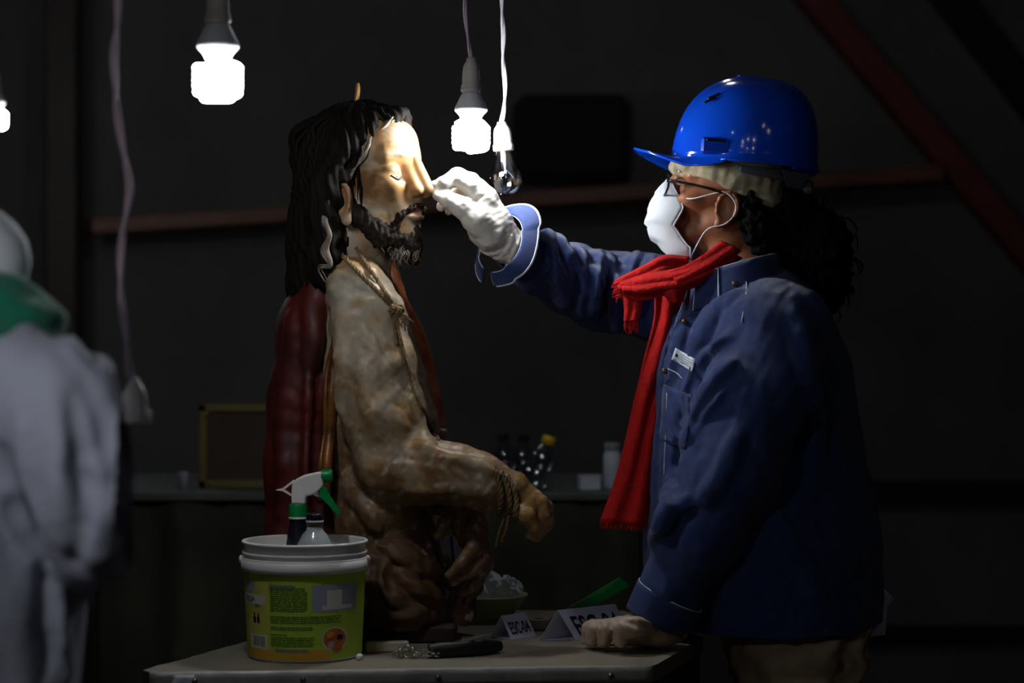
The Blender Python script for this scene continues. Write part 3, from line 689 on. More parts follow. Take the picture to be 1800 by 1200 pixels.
# ================================================= ropes (lie on the statue)
rp = thing('rope', 'thin hemp rope knotted at the statue neck and hanging down its chest', 'rope', P(697, 545, -40))
def on(pts, lift, n=8): return draped_line(BV, pts, lift, n)
rr = MB()
rr.add(*rope(spline(np.vstack([hw(np.array([[-8, -62, -118]])), on([(622, 470), (650, 498), (676, 524), (693, 541)], 5)]), 3), 4.2))
rr.add(*rope(spline(np.vstack([hw(np.array([[14, -52, -112]])), on([(650, 472), (672, 505), (694, 538)], 7)]), 3), 3.6))
rr.add(*rope(spline([P(690, 452, 30), P(686, 490, 0), P(693, 536, -44)], 6), 3.2))
rr.build('neck_loop', M_ROPE, rp)
kc = BV.hit(697, 546)+[0, -9, 0]; kk = MB()
for a in range(4):
    q = np.linspace(0, 6.6, 26); n_ = np.array([math.cos(a*.8), .35, math.sin(a*.8)]); u = np.cross(n_, [0, 1, 0.2]); u /= np.linalg.norm(u); w2 = np.cross(n_, u); w2 /= np.linalg.norm(w2)
    kk.add(*rope(kc+10*(np.cos(q)[:, None]*u+np.sin(q)[:, None]*w2), 4))
kk.build('knot', M_ROPE, rp)
ff = MB()
for j in range(16): ff.add(*tube(spline([kc+[4, -4, -4], kc+[12+rng.normal()*4, -6, -10+rng.normal()*4], kc+[16+rng.normal()*6, -5, -20+rng.normal()*6]], 4), 1.1, 5))
ff.build('frayed_end', M_ROPE, rp)
tl = MB(); tl.add(*rope(np.vstack([kc[None]+[0, -4, -6], on([(700, 580), (712, 630), (731, 690), (752, 740), (770, 774)], 4)]), 3.8))
tl.add(*rope(np.vstack([kc[None]+[-4, -4, -6], on([(693, 575), (698, 605)], 4)]), 2.6)); tl.build('hanging_strand', M_ROPE, rp)
wr = thing('wrist_rope', 'hemp rope wound round the bound wrists of the statue', 'rope', P(890, 880, -150))
ww = MB()
for x0, x1, lo in [(868, 876, 925), (880, 892, 930), (890, 905, 922)]:
    c0 = np.array([x0, 822+(x0-868)*.6]); arc = []
    for t in np.linspace(-.15, 1.15, 14): arc.append((x0+(x1-x0)*t+10*math.sin(t*3.1), 822+(x0-868)*.55+(lo-828)*t*.86))
    top = BV.hit(arc[1][0], arc[1][1]); f_ = on(arc[2:-2], 3.5, 4)
    back = [f_[0]+[-2, 30, 4], f_[0]+[-2, 62, -6]]; bk2 = [f_[-1]+[0, 30, -3], f_[-1]+[0, 60, 10]]
    ww.add(*rope(spline(np.vstack([back[::-1], f_, bk2]), 3), 4.2))
ww.add(*rope(spline([P(894, 906, -172), P(890, 930, -172), P(882, 952, -165)], 6), 2.6)); ww.add(*rope(spline([P(886, 912, -168), P(876, 940, -165), P(872, 962, -160)], 6), 2.4))
ww.build('winding', M_ROPE, wr)
# ================================================= the worker in the blue helmet
M_SKIN = mat('tan_skin', S((168, 106, 74)), .45, var=.25, vscale=30, bump=.12, bscale=120, spec=.4)
M_DENIM = mat('blue_denim', S((31, 55, 116)), .85, var=.4, vscale=70, bump=.4, bscale=160, weave=420, sheen=.2)
M_STITCH = mat('pale_stitching', S((206, 210, 222)), .8)
M_RED = mat('red_wool', S((206, 10, 8)), .95, var=.3, vscale=60, bump=.6, bscale=150)
M_HELM = mat('blue_helmet_plastic', S((14, 78, 222)), .12, spec=.6, coat=.4)
M_HARN = mat('grey_harness', S((84, 86, 92)), .4)
M_CAP = mat('beige_cap_cloth', S((186, 172, 140)), .9, var=.25, vscale=30, bump=.3, bscale=90)
M_MASK = mat('white_mask', S((222, 226, 232)), .8, bump=.15, bscale=160)
M_GLOVE = mat('white_latex_glove', S((232, 224, 214)), .5, bump=.03, bscale=90, var=.08, vscale=30)
M_GLOVED = mat('dirty_latex_glove', S((206, 180, 158)), .55, bump=.06, bscale=90, var=.3, vscale=30)
M_BLK = mat('black_frame', S((14, 14, 16)), .25)
M_BHAIR = mat('black_hair', S((9, 8, 8)), .9, var=.3, vscale=40, spec=.15)
M_TROU = mat('brown_trousers', S((168, 146, 118)), .9, var=.35, vscale=14, bump=.4, bscale=40)
M_PAPER = mat('lilac_paper', S((206, 200, 226)), .8); M_PATCH = mat('white_patch', S((214, 220, 232)), .8); M_INK = mat('dark_ink', S((22, 24, 44)), .7)
M_BTN = mat('brass_button', S((120, 104, 70)), .35, metal=.8)
M_SHOE = mat('black_shoe', S((24, 22, 22)), .5)
wk = thing('person', 'person in blue safety helmet, white mask, red scarf and denim jacket touching the statue nose', 'person', P(1345, 0, 40)*[1, 1, 0])

# ---- head (faces left, chin a little raised)
WP = math.radians(9); WY = math.radians(4)
wf0 = np.array([-math.cos(WY), math.sin(WY), 0]); WL = np.array([-math.sin(WY), -math.cos(WY), 0])
WF = wf0*math.cos(WP)+np.array([0, 0, math.sin(WP)]); WU = np.cross(WF, WL); WC = P(1274, 342, 40)
def ww_(p): p = np.asarray(p, float); return WC+1.0*(p[..., 0:1]*WF+p[..., 1:2]*WL+p[..., 2:3]*WU)
V = face_vol(1.9); add_ears(V, -30, -4)
V.chain([((92, 0, -40), 9), ((88, 0, -60), 9)], 5)
a_v, a_f = V.surf(1); a_v = ww_(a_v)
B = Vol(P(900, 600, -330)*[1, 1, 0]+[-30, 0, 20], P(1560, 420, 340)+[0, 0, 10], 6.)
B.chain(px_chain([(1300, 440, 40, 50), (1320, 520, 40, 66)]), 20)
B.chain(px_chain([(1318, 560, 40, 95), (1325, 700, 40, 112), (1330, 850, 40, 120), (1340, 1020, 40, 122)]), 40, sc=(1, 1.2, 1))
B.chain(px_chain([(1330, 550, -110, 50), (1275, 820, -175, 40), (1160, 1085, -150, 26), (1150, 1100, -150, 24)]), 14)
B.chain(px_chain([(1290, 540, 170, 50), (1080, 512, 165, 40), (905, 438, -10, 25), (880, 424, -22, 22)]), 14)
for sy in (-70, 130):
    hx = P(1350, 0, 40)[0]+46
    B.chain([((hx, 40+(sy-30)*.6, 800), 92), ((hx-10, sy, 450), 62), ((hx+10, sy, 90), 42)], 25); B.cap((hx+10, sy, 60), (hx-120, sy, 40), 36, 30, 10)
b_v, b_f = B.surf(1)
V_, F_ = join((a_v, a_f), (b_v, b_f)); mesh('body', V_, F_, M_SKIN, wk)
for q in (-1, 1):
    e = mesh('eye', *ell_mesh(ww_(np.array((60.3, 33*q, -8.))), 15.8, 18, 12), M_EYE, wk); mesh('iris', *ell_mesh(ww_(np.array((75., 33*q, -13.))), (3, 5, 5), 12, 8), M_IRIS, e)

# ---- jacket
J = Vol(P(845, 1150, -330)+[-10, 0, 0], P(1590, 425, 340)+[0, 0, 10], 3.6)
J.chain(px_chain([(1304, 548, 40, 84), (1312, 580, 40, 128), (1316, 640, 40, 160), (1322, 740, 40, 172), (1330, 850, 40, 182), (1340, 960, 40, 196), (1346, 1060, 40, 202)]), 40, sc=(1, 1.12, 1))
J.ell(P(1362, 566, -95), (90, 100, 66), 40); J.ell(P(1300, 535, 160), (92, 110, 68), 40)
# far sleeve reaching to the statue
J.chain(px_chain([(1260, 545, 150, 84), (1150, 522, 165, 72), (1062, 512, 150, 67), (1000, 490, 95, 58), (952, 462, 40, 50), (925, 448, 12, 43)]), 22)
# near sleeve down to the table
J.chain(px_chain([(1362, 596, -120, 94), (1326, 700, -165, 88), (1280, 830, -190, 82), (1225, 940, -180, 72), (1175, 1040, -160, 52), (1158, 1085, -152, 42)]), 24)
R = J.ridge
for pts, r, l in [([(962, 412), (968, 450), (985, 505), (992, 530)], (9, 13, 9), 8), ([(985, 420), (1003, 460), (1012, 520)], (8, 11, 7), 7),
                  ([(1018, 440), (1030, 490), (1022, 556)], (10, 17, 12), 10), ([(1055, 446), (1048, 500), (1040, 560)], (8, 14, 9), 9), ([(1070, 450), (1082, 520), (1086, 578)], (9, 14, 8), 8),
                  ([(1120, 452), (1096, 490), (1076, 520)], (10, 13, 8), 9), ([(1148, 460), (1128, 510), (1110, 560)], (9, 14, 9), 8)]: R(pts, r, l*1.5, 10)
for pts, r, d in [([(975, 425), (986, 470), (998, 515)], 4, 4), ([(1010, 450), (1016, 500), (1006, 545)], 5, 6), ([(1040, 450), (1040, 500), (1030, 556)], 4, 5), ([(1064, 455), (1062, 510), (1058, 566)], 5, 6), ([(1102, 460), (1090, 510), (1096, 560)], 5, 6)]: R(pts, r, d*1.4, 6, 's')
for pts, r, l in [([(1212, 560), (1192, 610), (1176, 670)], (8, 13, 9), 6), ([(1250, 540), (1232, 590), (1222, 640)], (7, 11, 8), 7), ([(1300, 515), (1262, 548), (1240, 600)], (8, 12, 7), 7),
                  ([(1288, 590), (1250, 630), (1222, 680), (1212, 730)], (7, 12, 12, 8), 8), ([(1290, 640), (1252, 680), (1226, 720), (1206, 780)], (7, 12, 12, 8), 8), ([(1272, 680), (1240, 720), (1216, 770)], (6, 10, 8), 7),
                  ([(1215, 880), (1185, 900), (1168, 930)], (8, 14, 8), 8), ([(1180, 850), (1170, 900), (1150, 950)], (8, 12, 8), 7), ([(1300, 760), (1270, 830), (1240, 880)], (10, 15, 10), 7),
                  ([(1400, 560), (1420, 700), (1430, 850)], (14, 20, 14), 8), ([(1350, 900), (1400, 980), (1440, 1060)], (12, 18, 12), 8)]: R(pts, r, l*1.35, 15)
for pts, r, d in [([(1196, 520), (1180, 580), (1166, 640), (1158, 720), (1154, 860)], 4, 4), ([(1272, 600), (1238, 640), (1216, 700)], 5, 6), ([(1282, 660), (1242, 700), (1215, 750)], 5, 5), ([(1220, 650), (1200, 720), (1190, 800), (1182, 870)], 7, 8), ([(1230, 900), (1196, 920), (1180, 960)], 5, 5)]: R(pts, r, d*1.3, 10, 's')
# hollow at the neck, flat hem
J.cap(P(1290, 400, 40), P(1300, 500, 40), 62, 46, 8, 's'); J.cap(P(1225, 500, 20), P(1196, 640, 30), 16, 10, 6, 's')
zh = P(0, 1108, 40)[2]; J.fn(lambda X, Y, Z: np.where(X < P(1215, 0, -150)[0], -99, (zh+.13*(X-P(1345, 0, 0)[0]))-Z)+0*Y, 0, 'i')
J.cap(P(1352, 1160, 40), P(1352, 1080, 40), 170, 160, 6, 's', sc=(1, 1.12, 1))
j_v, j_f = J.surf(1); nrm = vnorm(j_v, j_f)
j_v = j_v+nrm*(wob(j_v*[1, 1, .55], 101, 70)*2.2+wob(j_v*[1, 1, .6], 102, 24)*.8)[:, None]
jk = mesh('jacket', j_v, j_f, M_DENIM, wk)
# collar standing round the neck, with stitching and a button
def arcgrid(cen0, cen1, r0, r1, a0, a1, tilt0=0., nu=40, nv=6, sy=1.0):
    g = []
    for a in np.linspace(a0, a1, nu):
        row = []
        for t in np.linspace(0, 1, nv):
            c = np.array(cen0)*(1-t)+np.array(cen1)*t; r = r0*(1-t)+r1*t
            row.append(c+[r*math.cos(a), r*sy*math.sin(a), tilt0*math.cos(a)])
        g.append(row)
    return np.array(g)
g = arcgrid(P(1284, 530, 30), P(1280, 470, 30), 98, 84, math.radians(-142), math.radians(150), 24, 54, 8, 1.38)
g[..., 2] += 3*np.sin(np.linspace(0, 9, 54))[:, None]
col = mesh('collar', *sheet(g, 3), M_DENIM, jk)
mesh('collar_stitch', *tube(g[2:-2, -1]+[0, 0, .5], 1.1, 6), M_STITCH, col)
fr = np.array([g[1, k]+[-.5, -1.6, 0] for k in range(8)]); mesh('collar_stitch', *tube(fr, 1.1, 6), M_STITCH, col)
i0 = 6; mesh('collar_stitch', *tube(np.array([g[i0, k]+(g[i0, k]-P(1283, 0, 30)*[1, 1, 0]-[0, 0, g[i0, k][2]])/84*2.6 for k in range(8)]), 1.2, 6), M_STITCH, col, label='pale collar point stitching')
bq = g[9, 3]+np.array([-.6, -3.2, 0]); mesh('button', *ell_mesh(bq, (5.5, 3, 5.5), 16, 8), M_BTN, jk)
def stitch(pts, r=1.0, lift=2.4, nm='stitching'): mesh(nm, *tube(draped_line(J, pts, lift), r, 6), M_STITCH, jk)
stitch([(1312, 492), (1311, 520), (1303, 566)]); stitch([(1208, 512), (1190, 560), (1172, 612)], .9); stitch([(1174, 648), (1190, 656), (1200, 666)]); stitch([(1172, 690), (1170, 760), (1166, 850)], .8)
for a, b in ((1203, 565), (1168, 652)):
    q = J.hit(a, b); mesh('button', *ell_mesh(q+[0, -2, 0], (5, 3, 5), 14, 8), M_BTN, jk)
# chest pocket flap and name patch
pg, _ = drape(J, [(1166, 676), (1214, 694), (1206, 790), (1160, 772)], 10, 12, 2.5)
mesh('chest_pocket', *sheet(pg, 2), M_DENIM, jk)
pg, _ = drape(J, [(1187, 611), (1222, 631), (1216, 653), (1180, 631)], 9, 7, 3.0)
for _ in range(3): pg[1:-1] = (pg[:-2]+pg[2:]+2*pg[1:-1])/4
pn = mesh('name_patch', *sheet(pg, 1.2), M_PATCH, jk, label='white printed name patch')
def on_patch(u, v_):
    i, j = u*(pg.shape[0]-1), v_*(pg.shape[1]-1); i0, j0 = min(int(i), pg.shape[0]-2), min(int(j), pg.shape[1]-2); a, b = i-i0, j-j0
    return (pg[i0, j0]*(1-a)*(1-b)+pg[i0+1, j0]*a*(1-b)+pg[i0, j0+1]*(1-a)*b+pg[i0+1, j0+1]*a*b)+[0, -1.1, 0]
for v0, segs in ((.24, [(.3, .5), (.55, .9)]), (.42, [(.32, .62), (.66, .92)]), (.6, [(.34, .55), (.6, .95)]), (.78, [(.4, .9)])):
    for u0, u1 in segs: mesh('print_line', *tube(np.array([on_patch(u, v_=v0) for u in np.linspace(u0, u1, 6)]), .55, 5), M_INK, pn)
mesh('print_mark', *ell_mesh(on_patch(.16, .5), (2.6, .5, 3.0), 12, 8), M_INK, pn)
# folded back far cuff, unbuttoned and flared round the wrist
ax = P(885, 430, -40)-P(1000, 488, 85); ax /= np.linalg.norm(ax); e1 = np.cross(ax, [0, 1, 0]); e1 /= np.linalg.norm(e1); e2 = np.cross(ax, e1)
if e1[2] < 0: e1, e2 = -e1, -e2
if e2[1] > 0: e2 = -e2                                      # e1 up, e2 towards the camera
cA, cB = P(880, 428, -26), P(893, 431, -14)
def ring(c, r, a): return c+r*(math.cos(a)*e1+math.sin(a)*e2)
g = np.array([[ring(cA*(1-t)+cB*t, (46+21*t**.8+2.5*math.sin(a*4)*t)*(1+.10*(abs(math.cos(a)) > .7)*abs(math.cos(a))), a) for t in np.linspace(0, 1, 9)] for a in np.linspace(math.radians(-168), math.radians(172), 72)])
cu = mesh('cuff', *sheet(g, 3.2), M_DENIM, jk, label='flared folded back cuff')
mesh('cuff_stitch', *tube(g[1:-1, -1], 2.4, 6), M_STITCH, cu); mesh('cuff_stitch', *tube(g[1:-1, 0]*1.0, 1.1, 6), M_STITCH, cu); mesh('cuff_stitch', *tube(g[1:-1, 5]+(-e2*.0), .7, 5), M_STITCH, cu)
# inner sleeve lining end
g = np.array([[ring(P(905, 438, -12)*(1-t)+P(940, 455, 30)*t, 40+4*t+2.2*math.sin(a*5), a) for t in np.linspace(0, 1, 5)] for a in np.linspace(0, 2*math.pi, 48)])
mesh('sleeve_lining', *sheet(g, 2.5), M_DENIM, jk)
# near cuff at the table
ax = P(1140, 1108, -150)-P(1180, 1030, -160); ax /= np.linalg.norm(ax); e1 = np.cross(ax, [0, 1, 0]); e1 /= np.linalg.norm(e1); e2 = np.cross(ax, e1)
if e2[1] > 0: e2 = -e2
g = np.array([[ring(P(1178, 1044, -158)*(1-t)+P(1153, 1090, -150)*t, 55-4*t+1.5*math.sin(a*3), a) for t in np.linspace(0, 1, 7)] for a in np.linspace(0, 2*math.pi, 64)])
cu = mesh('cuff', *sheet(g, 4), M_DENIM, jk); mesh('cuff_stitch', *tube(g[:, 0], 1.2, 6), M_STITCH, cu)

# ---- gloves
GV = Vol(P(745, 470, -95), P(935, 285, 60)+[0, 0, 8], 1.6)
GV.chain(px_chain([(912, 442, -6, 29), (888, 428, -22, 30), (862, 398, -30, 37), (846, 372, -36, 34)]), 14, sc=(1, .8, 1))
GV.chain(px_chain([(862, 398, -30, 34), (850, 350, -36, 23), (838, 332, -40, 19)]), 10)
GV.chain(px_chain([(850, 352, -44, 21), (826, 322, -52, 18), (804, 311, -54, 15.5), (783, 322, -58, 12.5), (764, 326, -55, 9.5)]), 7)
GV.chain(px_chain([(862, 412, -46, 27), (838, 386, -62, 24), (812, 364, -66, 17.5), (790, 353, -66, 13.5), (770, 343, -60, 10.5)]), 9)
GV.chain(px_chain([(848, 358, -14, 20), (812, 330, -20, 15), (794, 346, -24, 12), (776, 362, -30, 9.5)]), 5)
GV.chain(px_chain([(850, 368, 8, 19), (816, 346, 6, 14), (804, 360, 0, 11), (790, 370, -8, 8.5)]), 5)
GV.chain(px_chain([(854, 382, 28, 17), (826, 366, 26, 12.5), (818, 370, 20, 10), (808, 376, 12, 8)]), 5)
GV.ridge([(890, 470), (905, 440), (912, 420)], 3, 1.6, 3); GV.ridge([(880, 452), (896, 430), (900, 412)], 3, 1.6, 3); GV.ridge([(846, 440), (862, 446), (884, 440)], 3, 1.5, 3); GV.ridge([(822, 352), (836, 352), (846, 346)], 2.5, 2, 3, 's')
g_v, g_f = GV.surf(1); g_v = g_v+vnorm(g_v, g_f)*(wob(g_v, 111, 14)*.45)[:, None]
gl = mesh('glove', g_v, g_f, M_GLOVE, wk, label='clean white glove pinching the nose')
NV = Vol(P(1010, 1150, -245), P(1200, 1070, -85)+[0, 0, 10], 1.7)
NV.chain(px_chain([(1185, 1098, -152, 31), (1158, 1106, -152, 31), (1120, 1106, -158, 30)]), 14, sc=(1, 1.25, 1))
for (y, xm, xp, xt) in ((-205, 1120, 1092, 1090), (-184, 1108, 1066, 1062), (-162, 1098, 1047, 1041), (-139, 1098, 1040, 1033)):
    NV.chain(px_chain([(xm+14, 1104, y*.55-70, 21), (xm-6, 1102, y, 18), (xp, 1106, y-2, 16), (xt, 1126, y-2, 12.5)]), 6)
NV.chain(px_chain([(1140, 1116, -118, 19), (1100, 1126, -98, 15), (1068, 1130, -104, 12)]), 7)
NV.ridge([(1072, 1090), (1076, 1112), (1072, 1132)], 2.5, 2, 3, 's'); NV.ridge([(1052, 1092), (1056, 1112), (1052, 1130)], 2.5, 2, 3, 's')
NV.ridge([(1100, 1090), (1125, 1092), (1150, 1102)], 4, 2.4, 4); NV.ridge([(1094, 1100), (1120, 1108), (1145, 1112)], 3.5, 2, 4)
NV.fn(lambda X, Y, Z: (ZT*1000+1)-Z+0*X+0*Y, 2, 'i')
n_v, n_f = NV.surf(1); n_v = n_v+vnorm(n_v, n_f)*(wob(n_v, 112, 13)*.5)[:, None]
mesh('glove', n_v, n_f, M_GLOVED, wk, label='grubby glove resting on the table')

# ---- helmet
hl = None
HT = math.radians(-4.5); hx_ = np.array([math.cos(HT), 0, math.sin(HT)]); hz_ = np.array([-math.sin(HT), 0, math.cos(HT)])
HO = P(1306, 293, 40)
def hm(p): p = np.asarray(p, float); return HO+p[..., 0:1]*hx_+p[..., 1:2]*np.array([0, 1., 0])+p[..., 2:3]*hz_
nu, nv = 96, 28; g = np.zeros((nu, nv, 3))
for i, a in enumerate(np.linspace(0, 2*math.pi, nu)):
    for j, t in enumerate(np.linspace(0, 1, nv)):
        ph = t*math.pi/2; e = 2/2.55
        z = 147*math.sin(ph)**e; r = max(math.cos(ph), 0)**e if t < 1 else 0.
        x = 121*r*math.cos(a); y = 100*r*math.sin(a)
        if x > 0: x *= 1.02
        rib = 4.5*math.exp(-(y/17)**4)*min(1, max(0, (z-55)/30)); z += rib
        side = 3.5*math.exp(-((abs(y)-58)/9)**2)*min(1, max(0, (z-80)/30)); z += side*.4
        fl_ = max(0, 1-z/14); x *= 1+.035*fl_; y *= 1+.035*fl_
        x += 15*(z/150)**2; g[i, j] = (x, y, z)
v, f = sheet(g, 2.6); hl = mesh('helmet', hm(v), f, M_HELM, wk, label='glossy blue safety helmet')
br = np.zeros((40, 9, 3))
for i, a in enumerate(np.linspace(math.radians(108), math.radians(252), 40)):
    k = math.cos((a-math.pi)*1.25)**1.3 if abs(a-math.pi) < 1.256 else 0
    for j, t in enumerate(np.linspace(0, 1, 9)):
        r = 1.0+t*(.03+.50*max(k, 0)); br[i, j] = (121*r*math.cos(a), 102*(1+t*(.03+.22*max(k, 0)))*math.sin(a), 4+t*np.interp(abs(a-math.pi)/1.256, [0, .3, .65, .85, 1], [13, 4, -16, -13, -5]))
v, f = sheet(br, 3); mesh('brim', hm(v), f, M_HELM, hl)
mesh('brim_edge', *tube(hm(br[:, -1]), 2.4, 8), M_HELM, hl)
lip = np.array([(125.5*math.cos(a)*(1.02 if math.cos(a) > 0 else 1), 104*math.sin(a), 1) for a in np.linspace(math.radians(-112), math.radians(112), 60)]); mesh('rim', *tube(hm(lip), 3, 8), M_HELM, hl)
rb = np.array([(114*math.sin(b)*1.02, 0, 147*abs(math.cos(b))**(2/2.55)+3) for b in np.linspace(-.2, 1.05, 24)]); mesh('crest', *tube(hm(rb), 5, 8, 2.2), M_HELM, hl)
v, f = box((-57, -90, 22), (24, 7, 14), 0, 4); mesh('side_slot', hm(v), f, M_HELM, hl, smooth=False)
v, f = box((-57, -96.5, 31), (16, 1.2, 2), 0, .6); mesh('slot_gap', hm(v), f, M_BLK, hl, smooth=False)
for dx, dz, an in ((-64, 108, .5), (-70, 100, .5)):
    v, f = box((0, 0, 0), (11, 1.6, 2), 0, 1.); c_, s_ = math.cos(an), math.sin(an); v = v @ np.array([[c_, 0, -s_], [0, 1, 0], [s_, 0, c_]]).T+[dx, -61-(108-dz)*.55, dz]; mesh('vent', hm(v), f, M_BLK, hl, smooth=False)
hb = np.array([[(97*math.cos(a), 78*math.sin(a), -4-24*t*(.6+.4*math.cos(a))) for t in np.linspace(0, 1, 4)] for a in np.linspace(math.radians(-100), math.radians(100), 40)])
mesh('head_band', hm(sheet(hb, 2.5)[0]), sheet(hb, 2.5)[1], M_HARN, hl)
v, f = prism([(56, -80, -6), (104, -52, -8), (96, -50, -34), (70, -66, -34)], (0, 6, 0)); mesh('harness_tab', hm(v), f, M_HARN, hl, smooth=False)
v, f = box((110, 0, -26), (9, 22, 12), 0, 4); mesh('ratchet_knob', hm(v), f, M_HARN, hl, smooth=False)
mesh('rear_lip', *tube(hm(np.array([(118*math.cos(a), 100*math.sin(a), -2) for a in np.linspace(-.9, .9, 24)])), [2, 7, 7, 2], 8), M_HELM, hl)
# ---- cloth cap under the helmet
K = Vol(WC-[150, 110, 60], WC+[150, 110, 140], 2.4)
Kc = lambda p: ww_(np.array(p, float))
K.ell(Kc((-8, 0, 34)), (97, 77, 66), 0); K.chain([(Kc((74, y, 38)), 14) for y in (-40, 0, 40)], 10); K.chain([(Kc((86, y, 34)), 11) for y in (-30, 0, 30)], 10)
K.ell(Kc((-52, 0, -6)), (52, 68, 40), 12)
Ainv = np.stack([WF, WL, WU])
def kcut(X, Y, Z):
    a = (X-WC[0])*WF[0]+(Y-WC[1])*WF[1]+(Z-WC[2])*WF[2]; c_ = (X-WC[0])*WU[0]+(Y-WC[1])*WU[1]+(Z-WC[2])*WU[2]
    return np.where(a > 40, 17.-c_, 17-(40-a)*.26-c_)
K.fn(kcut, 4, 'i'); k_v, k_f = K.surf(1); k_v = k_v+vnorm(k_v, k_f)*(wob(k_v, 121, 26)*1.3)[:, None]
cp_ = mesh('cap', k_v, k_f, M_CAP, wk, label='beige cloth cap under the helmet')
g = [Kc((92-12*abs(math.sin(t)), 50*math.sin(t), 24)) for t in np.linspace(-1.2, 1.2, 16)]; mesh('cap_seam', *tube(np.array(g), 1.2, 6), M_STITCH, cp_)
# ---- hair: dark bun and loose mass behind the neck
Hh = Vol(P(1285, 570, -130), P(1515, 330, 210)+[0, 0, 0], 3.4)
Hh.chain(px_chain([(1330, 372, 40, 56), (1372, 400, 45, 66), (1410, 450, 50, 66), (1430, 490, 55, 58), (1410, 530, 55, 44)]), 26); Hh.ell(P(1440, 430, 45), (52, 80, 60), 20); Hh.chain(px_chain([(1316, 360, -26, 18), (1330, 400, -20, 26), (1350, 430, 0, 30)]), 14)
h_v, h_f = Hh.surf(1); h_v = h_v+vnorm(h_v, h_f)*(wob(h_v, 131, 22)*4+wob(h_v, 132, 9)*2.2)[:, None]
hr = mesh('hair', h_v, h_f, M_BHAIR, wk)
lk = MB()
for j in range(70):
    i = rng.integers(len(h_v)); p0 = h_v[i]; d = rng.normal(size=3)*5
    lk.add(*tube(spline([p0, p0+d+[6, 0, 8], p0+d*1.6+[14, rng.normal()*6, -4], p0+d*1.4+[10, 0, -18]], 4), [2.2, 1.8, 1.2, .6], 5))
lk.build('curl', M_BHAIR, hr, kind='stuff')
# sideburn
mesh('sideburn', *tube(np.array([ww_(np.array(p)) for p in [(18., -70., 16.), (14., -72., -4.), (12., -71., -24.)]]), [9, 8, 3], 8, .5), M_BHAIR, wk)

# ---- face mask with pleats and ear loops
g = np.zeros((30, 34, 3))
for i, t in enumerate(np.linspace(0, 1, 30)):
    z = 8-131*t
    fx = np.interp(t, [0, .12, .3, .5, .62, .75, .9, 1], [106, 118, 128, 131, 127, 116, 93, 68]); hw_ = np.interp(t, [0, .15, .35, .55, .8, 1], [20, 40, 56, 52, 50, 40]); bx_ = np.interp(t, [0, .15, .35, .55, .8, 1], [94, 83, 68, 80, 46, 40])
    for j, s in enumerate(np.linspace(-1, 1, 34)):
        pl = (2.2+5*(t > .45))*(((t*5.2) % 1)-.5)*max(0, 1-abs(s)*.75)*(.15 < t < .9)
        x = bx_+(fx-bx_)*(1-abs(s)**2.1); g[i, j] = (x+pl, hw_*math.sin(s*math.pi/2)*(1+.04*math.sin(t*16)), z+3*math.sin(s*5+t*9))
g[..., 0] *= .96; g[:, :, 2] -= 2
mk = mesh('face_mask', *sheet(ww_(g), 1.4), M_MASK, wk, label='white pleated face mask')
mesh('nose_edge', *tube(ww_(g[0]), 1.5, 6), M_MASK, mk); mesh('chin_edge', *tube(ww_(g[-1]), 1.3, 6), M_MASK, mk)
for sd_ in (0, -1):
    q = -1 if sd_ == 0 else 1; mesh('side_edge', *tube(ww_(g[:, sd_]), 1.6, 6), M_MASK, mk)
    L_ = [g[5, sd_], (56, 62*q, -20), (24, 74*q, -8), (2, 78*q, -2), (-16, 77*q, -14), (-20, 78*q, -34), (-6, 77*q, -54), (22, 69*q, -68), g[27, sd_]]
    mesh('ear_loop', *tube(ww_(spline(np.array(L_, float), 6)), 1.3, 6), M_MASK, mk)
# ---- glasses
gs = mesh('glasses', *tube(ww_(spline(np.array([(99, -52, 4), (88, -62, 5), (40, -75, 6), (2, -77, 5)], float), 6)), 2.2, 8), M_BLK, wk, label='dark framed glasses')
M_LENS = clear('lens_glass', (.75, .78, .8), .12)
for q in (-1, 1):
    a = np.linspace(0, 2*math.pi, 28); rg = np.stack([101-abs(np.cos(a))*2+0*a-(np.cos(a)*q > 0)*3*np.cos(a)**2, 31*q+25*np.cos(a), -2+18*np.sin(a)], 1); mesh('rim', *tube(ww_(rg), 1.9, 7), M_BLK, gs)
    mesh('lens', ww_(np.vstack([rg, [(100, 31*q, -2)]])), [(k, (k+1) % 28, 28) for k in range(28)], M_LENS, gs)
mesh('temple_arm', *tube(ww_(spline(np.array([(99, 52, 4), (88, 62, 5), (40, 75, 2), (2, 77, -4)], float), 6)), 2.2, 8), M_BLK, gs); mesh('bridge', *tube(ww_(spline(np.array([(100, -9, 2), (103, 0, 5), (100, 9, 2)], float), 5)), 1.8, 7), M_BLK, gs)

# ---- red scarf
def ribbon(pts, hw1, hw2, th, seed, wav=3., nv=16, up=None):
    """pts: photo pixels (left edge, right edge, y) -> pleated thick cloth strip"""
    g = []
    L_ = spline(np.array([P(a[0], a[1], a[4]) for a in pts]), 8); R_ = spline(np.array([P(a[2], a[3], a[4]) for a in pts]), 8); m = len(L_)
    for i in range(m):
        row = []
        for j, t in enumerate(np.linspace(0, 1, nv)):
            q = L_[i]*(1-t)+R_[i]*t; row.append(q+[0, -hw1*math.sin(t*math.pi)+wav*math.sin(t*hw2+i*.09+seed), 0])
        g.append(row)
    return sheet(np.array(g), th), np.array(g)
(vf, g) = ribbon([(1252, 440, 1304, 452, -34), (1224, 462, 1262, 482, -60), (1186, 474, 1206, 510, -66), (1140, 482, 1164, 520, -50), (1112, 490, 1126, 528, -42), (1088, 498, 1098, 520, -36)], 18, 14, 5, 0, 3.5)
SCc = mesh('scarf', *vf, M_RED, wk, label='red woollen scarf')
